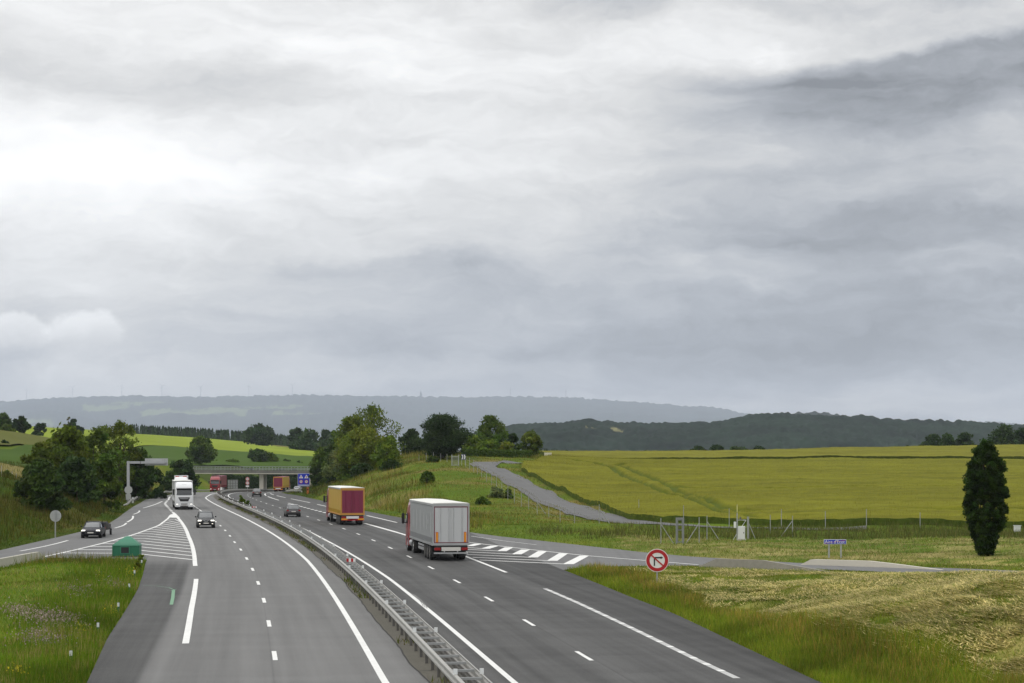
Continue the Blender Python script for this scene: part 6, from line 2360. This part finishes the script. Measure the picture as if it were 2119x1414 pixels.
# ------------------------------------------------------------------ low concrete walls at the ramps
def low_wall(name, label, P, h, w, taper=(3.0, 3.0), m=None):
    P = np.asarray(P, float)
    s = np.concatenate([[0], np.cumsum(np.linalg.norm(np.diff(P, axis=0), axis=1))])
    u = np.linspace(0, s[-1], 40)
    X, Y = np.interp(u, s, P[:, 0]), np.interp(u, s, P[:, 1])
    T = np.gradient(np.stack([X, Y], 1), axis=0)
    T /= np.linalg.norm(T, axis=1)[:, None]
    rings = []
    for x, y, (tx, ty), k in zip(X, Y, T, u):
        hh = h * min(1, .06 + k / taper[0], .06 + (s[-1] - k) / taper[1])
        z = float(zt(x, y))
        n = np.array((ty, -tx))
        rings.append([(x - n[0] * w / 2, y - n[1] * w / 2, z - .4), (x + n[0] * w / 2, y + n[1] * w / 2, z - .4), (x + n[0] * w * .36, y + n[1] * w * .36, z + hh), (x - n[0] * w * .36, y - n[1] * w * .36, z + hh)])
    o = MB().loft(rings).build(name, m or M_CONC, None)
    tag(o, label, 'wall')
    return o


low_wall('concrete_wall', 'near low concrete wall with sloping ends beside the right ramp', [ground_at(*p) for p in ((1444, 1174.5), (1500, 1177), (1570, 1180), (1640, 1183), (1720, 1186))], .62, .35, (1.6, 5.0), mat('ribbed_concrete', (.25, .235, .20), .9, var=.4, scale=4.0))
low_wall('concrete_wall', 'far low concrete wall below the blue name board', [ground_at(*p) for p in ((1652, 1168.5), (1740, 1171), (1840, 1174.5), (1920, 1178), (1995, 1181))], .52, .5, (1.0, 7.0), mat('pale_concrete', (.50, .47, .40), .9, var=.15, scale=1.5))
low_wall('concrete_wall', 'low concrete kerb wall at the left edge between ramp and island grass', [(-36.4, 62), (-34.5, 100), (-33.45, 122.9), (-33.2, 133.3)], .62, .35, (2.0, 2.0))

# ------------------------------------------------------------------ fence along the lane
M_FPOST = mat('fence_post_grey', (.33, .335, .33), .55, metal=.3, var=.12)
fg = 'fence posts beside the climbing lane'
protos = {}


def fence_post(px, foot, Y, h, label, group, brace=0):
    x = (px - CX) / FPX * Y
    z = float(zt(x, Y))
    key = (round(h, 1), brace)
    if key not in protos:
        o = thing('fence_post', label, 'fence post', (0, 0, 0), 0, group)
        MB().box(-.032, .032, -.03, .03, -.3, h).build('post', M_FPOST, o)
        if brace:
            MB().tube((brace * .03, 0, h * .75), (brace * 1.05, 0, 0), .035, .035, 6).build('brace', M_FPOST, o)
        protos[key] = o
    else:
        o = copy_tree(protos[key])
        o['label'] = label
        o['group'] = group
    o.location = (x, Y, z)
    return o


pos = []
for i, (px, foot, Y) in enumerate(FENCE):
    lab = 'grey fence post beside the climbing lane, %s from the wheat corner end of the row' % ('first', 'second', 'third', 'fourth', 'fifth', 'sixth', 'seventh', 'eighth', 'ninth', 'tenth', 'eleventh', 'twelfth', 'thirteenth', 'fourteenth', 'fifteenth', 'sixteenth', 'seventeenth', 'eighteenth')[i]
    fence_post(px, foot, Y, 1.95, lab, fg, brace=(1 if i in (0, 4) else 0))
    pos.append(((px - CX) / FPX * Y, Y))
for px, Y, h, br, lab in ((1322, 222, 1.7, 0, 'fence post alone in front of the wheat left of the gate'), (1367.6, 154, 2.1, 1, 'braced fence post just left of the steel gate'), (1414.5, 200, 2.0, 0, 'far fence post seen behind the steel gate'),
                          (1446.8, 154, 2.1, -1, 'braced fence post just right of the steel gate'), (1463, 160, 2.1, 1, 'braced fence post second right of the steel gate'), (1509, 188, 2.0, 0, 'far fence post left of the weather station'),
                          (1594, 176, 1.75, 0, 'fence post right of the weather station cabinet'), (1617, 190, 1.85, 0, 'far thin fence post second right of the weather station'), (1640, 172, 1.9, -1, 'braced corner fence post third right of the weather station'),
                          (1708, 190, 1.75, 0, 'fence post in the grass above the blue name board'), (1793, 186, 1.85, 0, 'fence post between the blue name board and the columnar tree'), (1904, 184, 1.75, 0, 'fence post nearest the columnar tree')):
    fence_post(px, 0, Y, h, lab, 'fence posts in front of the wheat', brace=br)
for px, Y, lab in ((912, 342, 'thin white post, left in the row at the top of the slope'), (925, 338, 'second thin white post in the row at the top of the slope'), (867, 352, 'thin white post farthest left on the slope top, by the bushes'), (882, 348, 'thin white post second from the bushes on the slope top'), (897, 345, 'thin white post third from the bushes on the slope top')):
    fence_post(px, 0, Y, 1.5, lab, 'thin posts along the top of the slope')
for px, Y, lab in ((3, 232, 'dark fence stake at the left edge on the bank'), (14, 236, 'dark fence stake second from the left edge on the bank'), (25, 240, 'dark fence stake third from the left edge on the bank'), (34, 244, 'dark fence stake next to the bushes on the left bank')):
    fence_post(px, 0, Y, 1.4, lab, 'stakes on the left bank')

# wire between the lane's posts
wv = MB()
for (ax, ay), (bx, by) in zip(pos[:-1], pos[1:]):
    for h in (.5, .95, 1.4, 1.85):
        wv.tube((ax, ay - .045, float(zt(ax, ay)) + h), (bx, by - .045, float(zt(bx, by)) + h), .006, .006, 4)
o = wv.build('fence_wire', M_FPOST)
tag(o, 'thin wires strung along the fence posts beside the lane', 'wire')

# steel gate
x, y, z = stand(1407, 152.5, 0)
s_ = thing('steel_gate', 'narrow grey steel gate frame standing alone by the ramp', 'gate', (x, y, z), R(-3))
M_GATE = mat('gate_grey', (.24, .25, .26), .5, metal=.4, var=.1)
MB().box(-.34, -.20, -.06, .06, -.2, 2.12).box(.20, .34, -.06, .06, -.2, 2.12).box(-.20, .20, -.05, .05, 1.99, 2.12).build('gate_frame', M_GATE, s_)
lf = MB().box(-.195, -.15, -.03, .03, .1, 1.97).box(.15, .195, -.03, .03, .1, 1.97).box(-.15, .15, -.03, .03, .1, .16).box(-.15, .15, -.03, .03, 1.08, 1.14).box(-.15, .15, -.03, .03, 1.90, 1.97).build('gate_leaf', M_GATE, s_)
MB().box(-.14, .02, -.075, -.031, 1.16, 1.20).build('handle', M_BLACK, lf)

# white gate at the top of the slope
x, y, z = stand(942, 322, 0)
s_ = thing('slope_gate', 'tall pale gate of upright bars at the top of the slope by the chevron board', 'gate', (x, y, z), R(-20))
gm = MB()
for k in range(7):
    gm.tube((-.5 + k * .17, 0, .15), (-.5 + k * .17, 0, 1.75), .025, .025, 6)
gm.box(-.5, .52, -.03, .03, .12, .2).box(-.5, .52, -.03, .03, 1.6, 1.68)
gm.build('gate_leaf', M_FPOST, s_)
for xx in (-.62, .64):
    MB().box(xx - .06, xx + .06, -.06, .06, -.4, 1.95).build('gate_post', M_FPOST, s_)

# ------------------------------------------------------------------ weather station
x, y, z = stand(1532, 160, 0)
s_ = thing('weather_station', 'white weather station cabinet with a mast behind the ramp', 'weather station', (x, y, z), R(-5))
M_WST = mat('station_white', (.66, .67, .66), .5, var=.05)
MB().box(-.20, .40, -.22, .22, .12, 1.20).build('cabinet', M_WST, s_, bevel=.02)
MB().box(-.15, .35, -.232, -.221, .20, 1.12).build('cabinet_door', M_WST, s_, bevel=.008)
MB().box(.25, .31, -.245, -.233, .60, .72).build('door_lock', M_BLACK, s_)
MB().box(-.28, .48, -.32, .32, -.2, .115).build('plinth', M_CONC, s_)
MB().tube((-.26, .26, -.2), (-.26, .26, 2.3), .055, .05, 10).tube((-.26, .26, 2.3), (-.26, .26, 3.05), .022, .016, 8).build('mast', M_GALV, s_)
MB().tube((-.26, .26, 2.45), (-.26, .26, 2.95), .040, .040, 8).build('visibility_sensor', mat('sensor_striped', (.55, .52, .22), .5, var=.3), s_)
MB().box(-.55, -.34, .12, .34, 1.05, 1.58).build('instrument_box', M_WST, s_, bevel=.02)
MB().tube((-.26, .26, 1.72), (.50, .26, 1.72), .022, .022, 6).tube((.50, .26, 1.72), (.15, .26, 1.20), .018, .018, 6).build('cross_arm', M_WST, s_)
MB().tube((.02, .26, 1.74), (.02, .26, 1.98), .09, .07, 10).build('rain_gauge', mat('gauge_grey', (.12, .11, .10), .5), s_)
MB().tube((-.26, .26, .6), (-.62, .1, 0), .022, .022, 6).build('stay', M_GALV, s_)
x, y, z = stand(1548, 164, 0)
s_ = thing('mast_stub', 'thick grey post with a brace just behind the weather station', 'fence post', (x, y, z), 0)
MB().box(-.08, .08, -.07, .07, -.2, 1.95).build('post', M_FPOST, s_)
MB().tube((.05, 0, 1.4), (.62, 0, .05), .035, .035, 6).build('brace', M_FPOST, s_)

# white box at the right edge
x, y, z = stand(2105, 178, 0)
s_ = thing('meter_box', 'small white box on two legs in the grass right of the columnar tree', 'box', (x, y, z), R(5))
MB().box(-.30, .30, -.15, .15, .30, .85).build('box_body', M_WST, s_, bevel=.02)
MB().box(-.34, .34, -.19, .19, .85, .90).build('lid', M_WST, s_, bevel=.01)
for s in (-.24, .24):
    MB().box(s - .03, s + .03, -.03, .03, -.2, .30).build('leg', M_FPOST, s_)
haze()
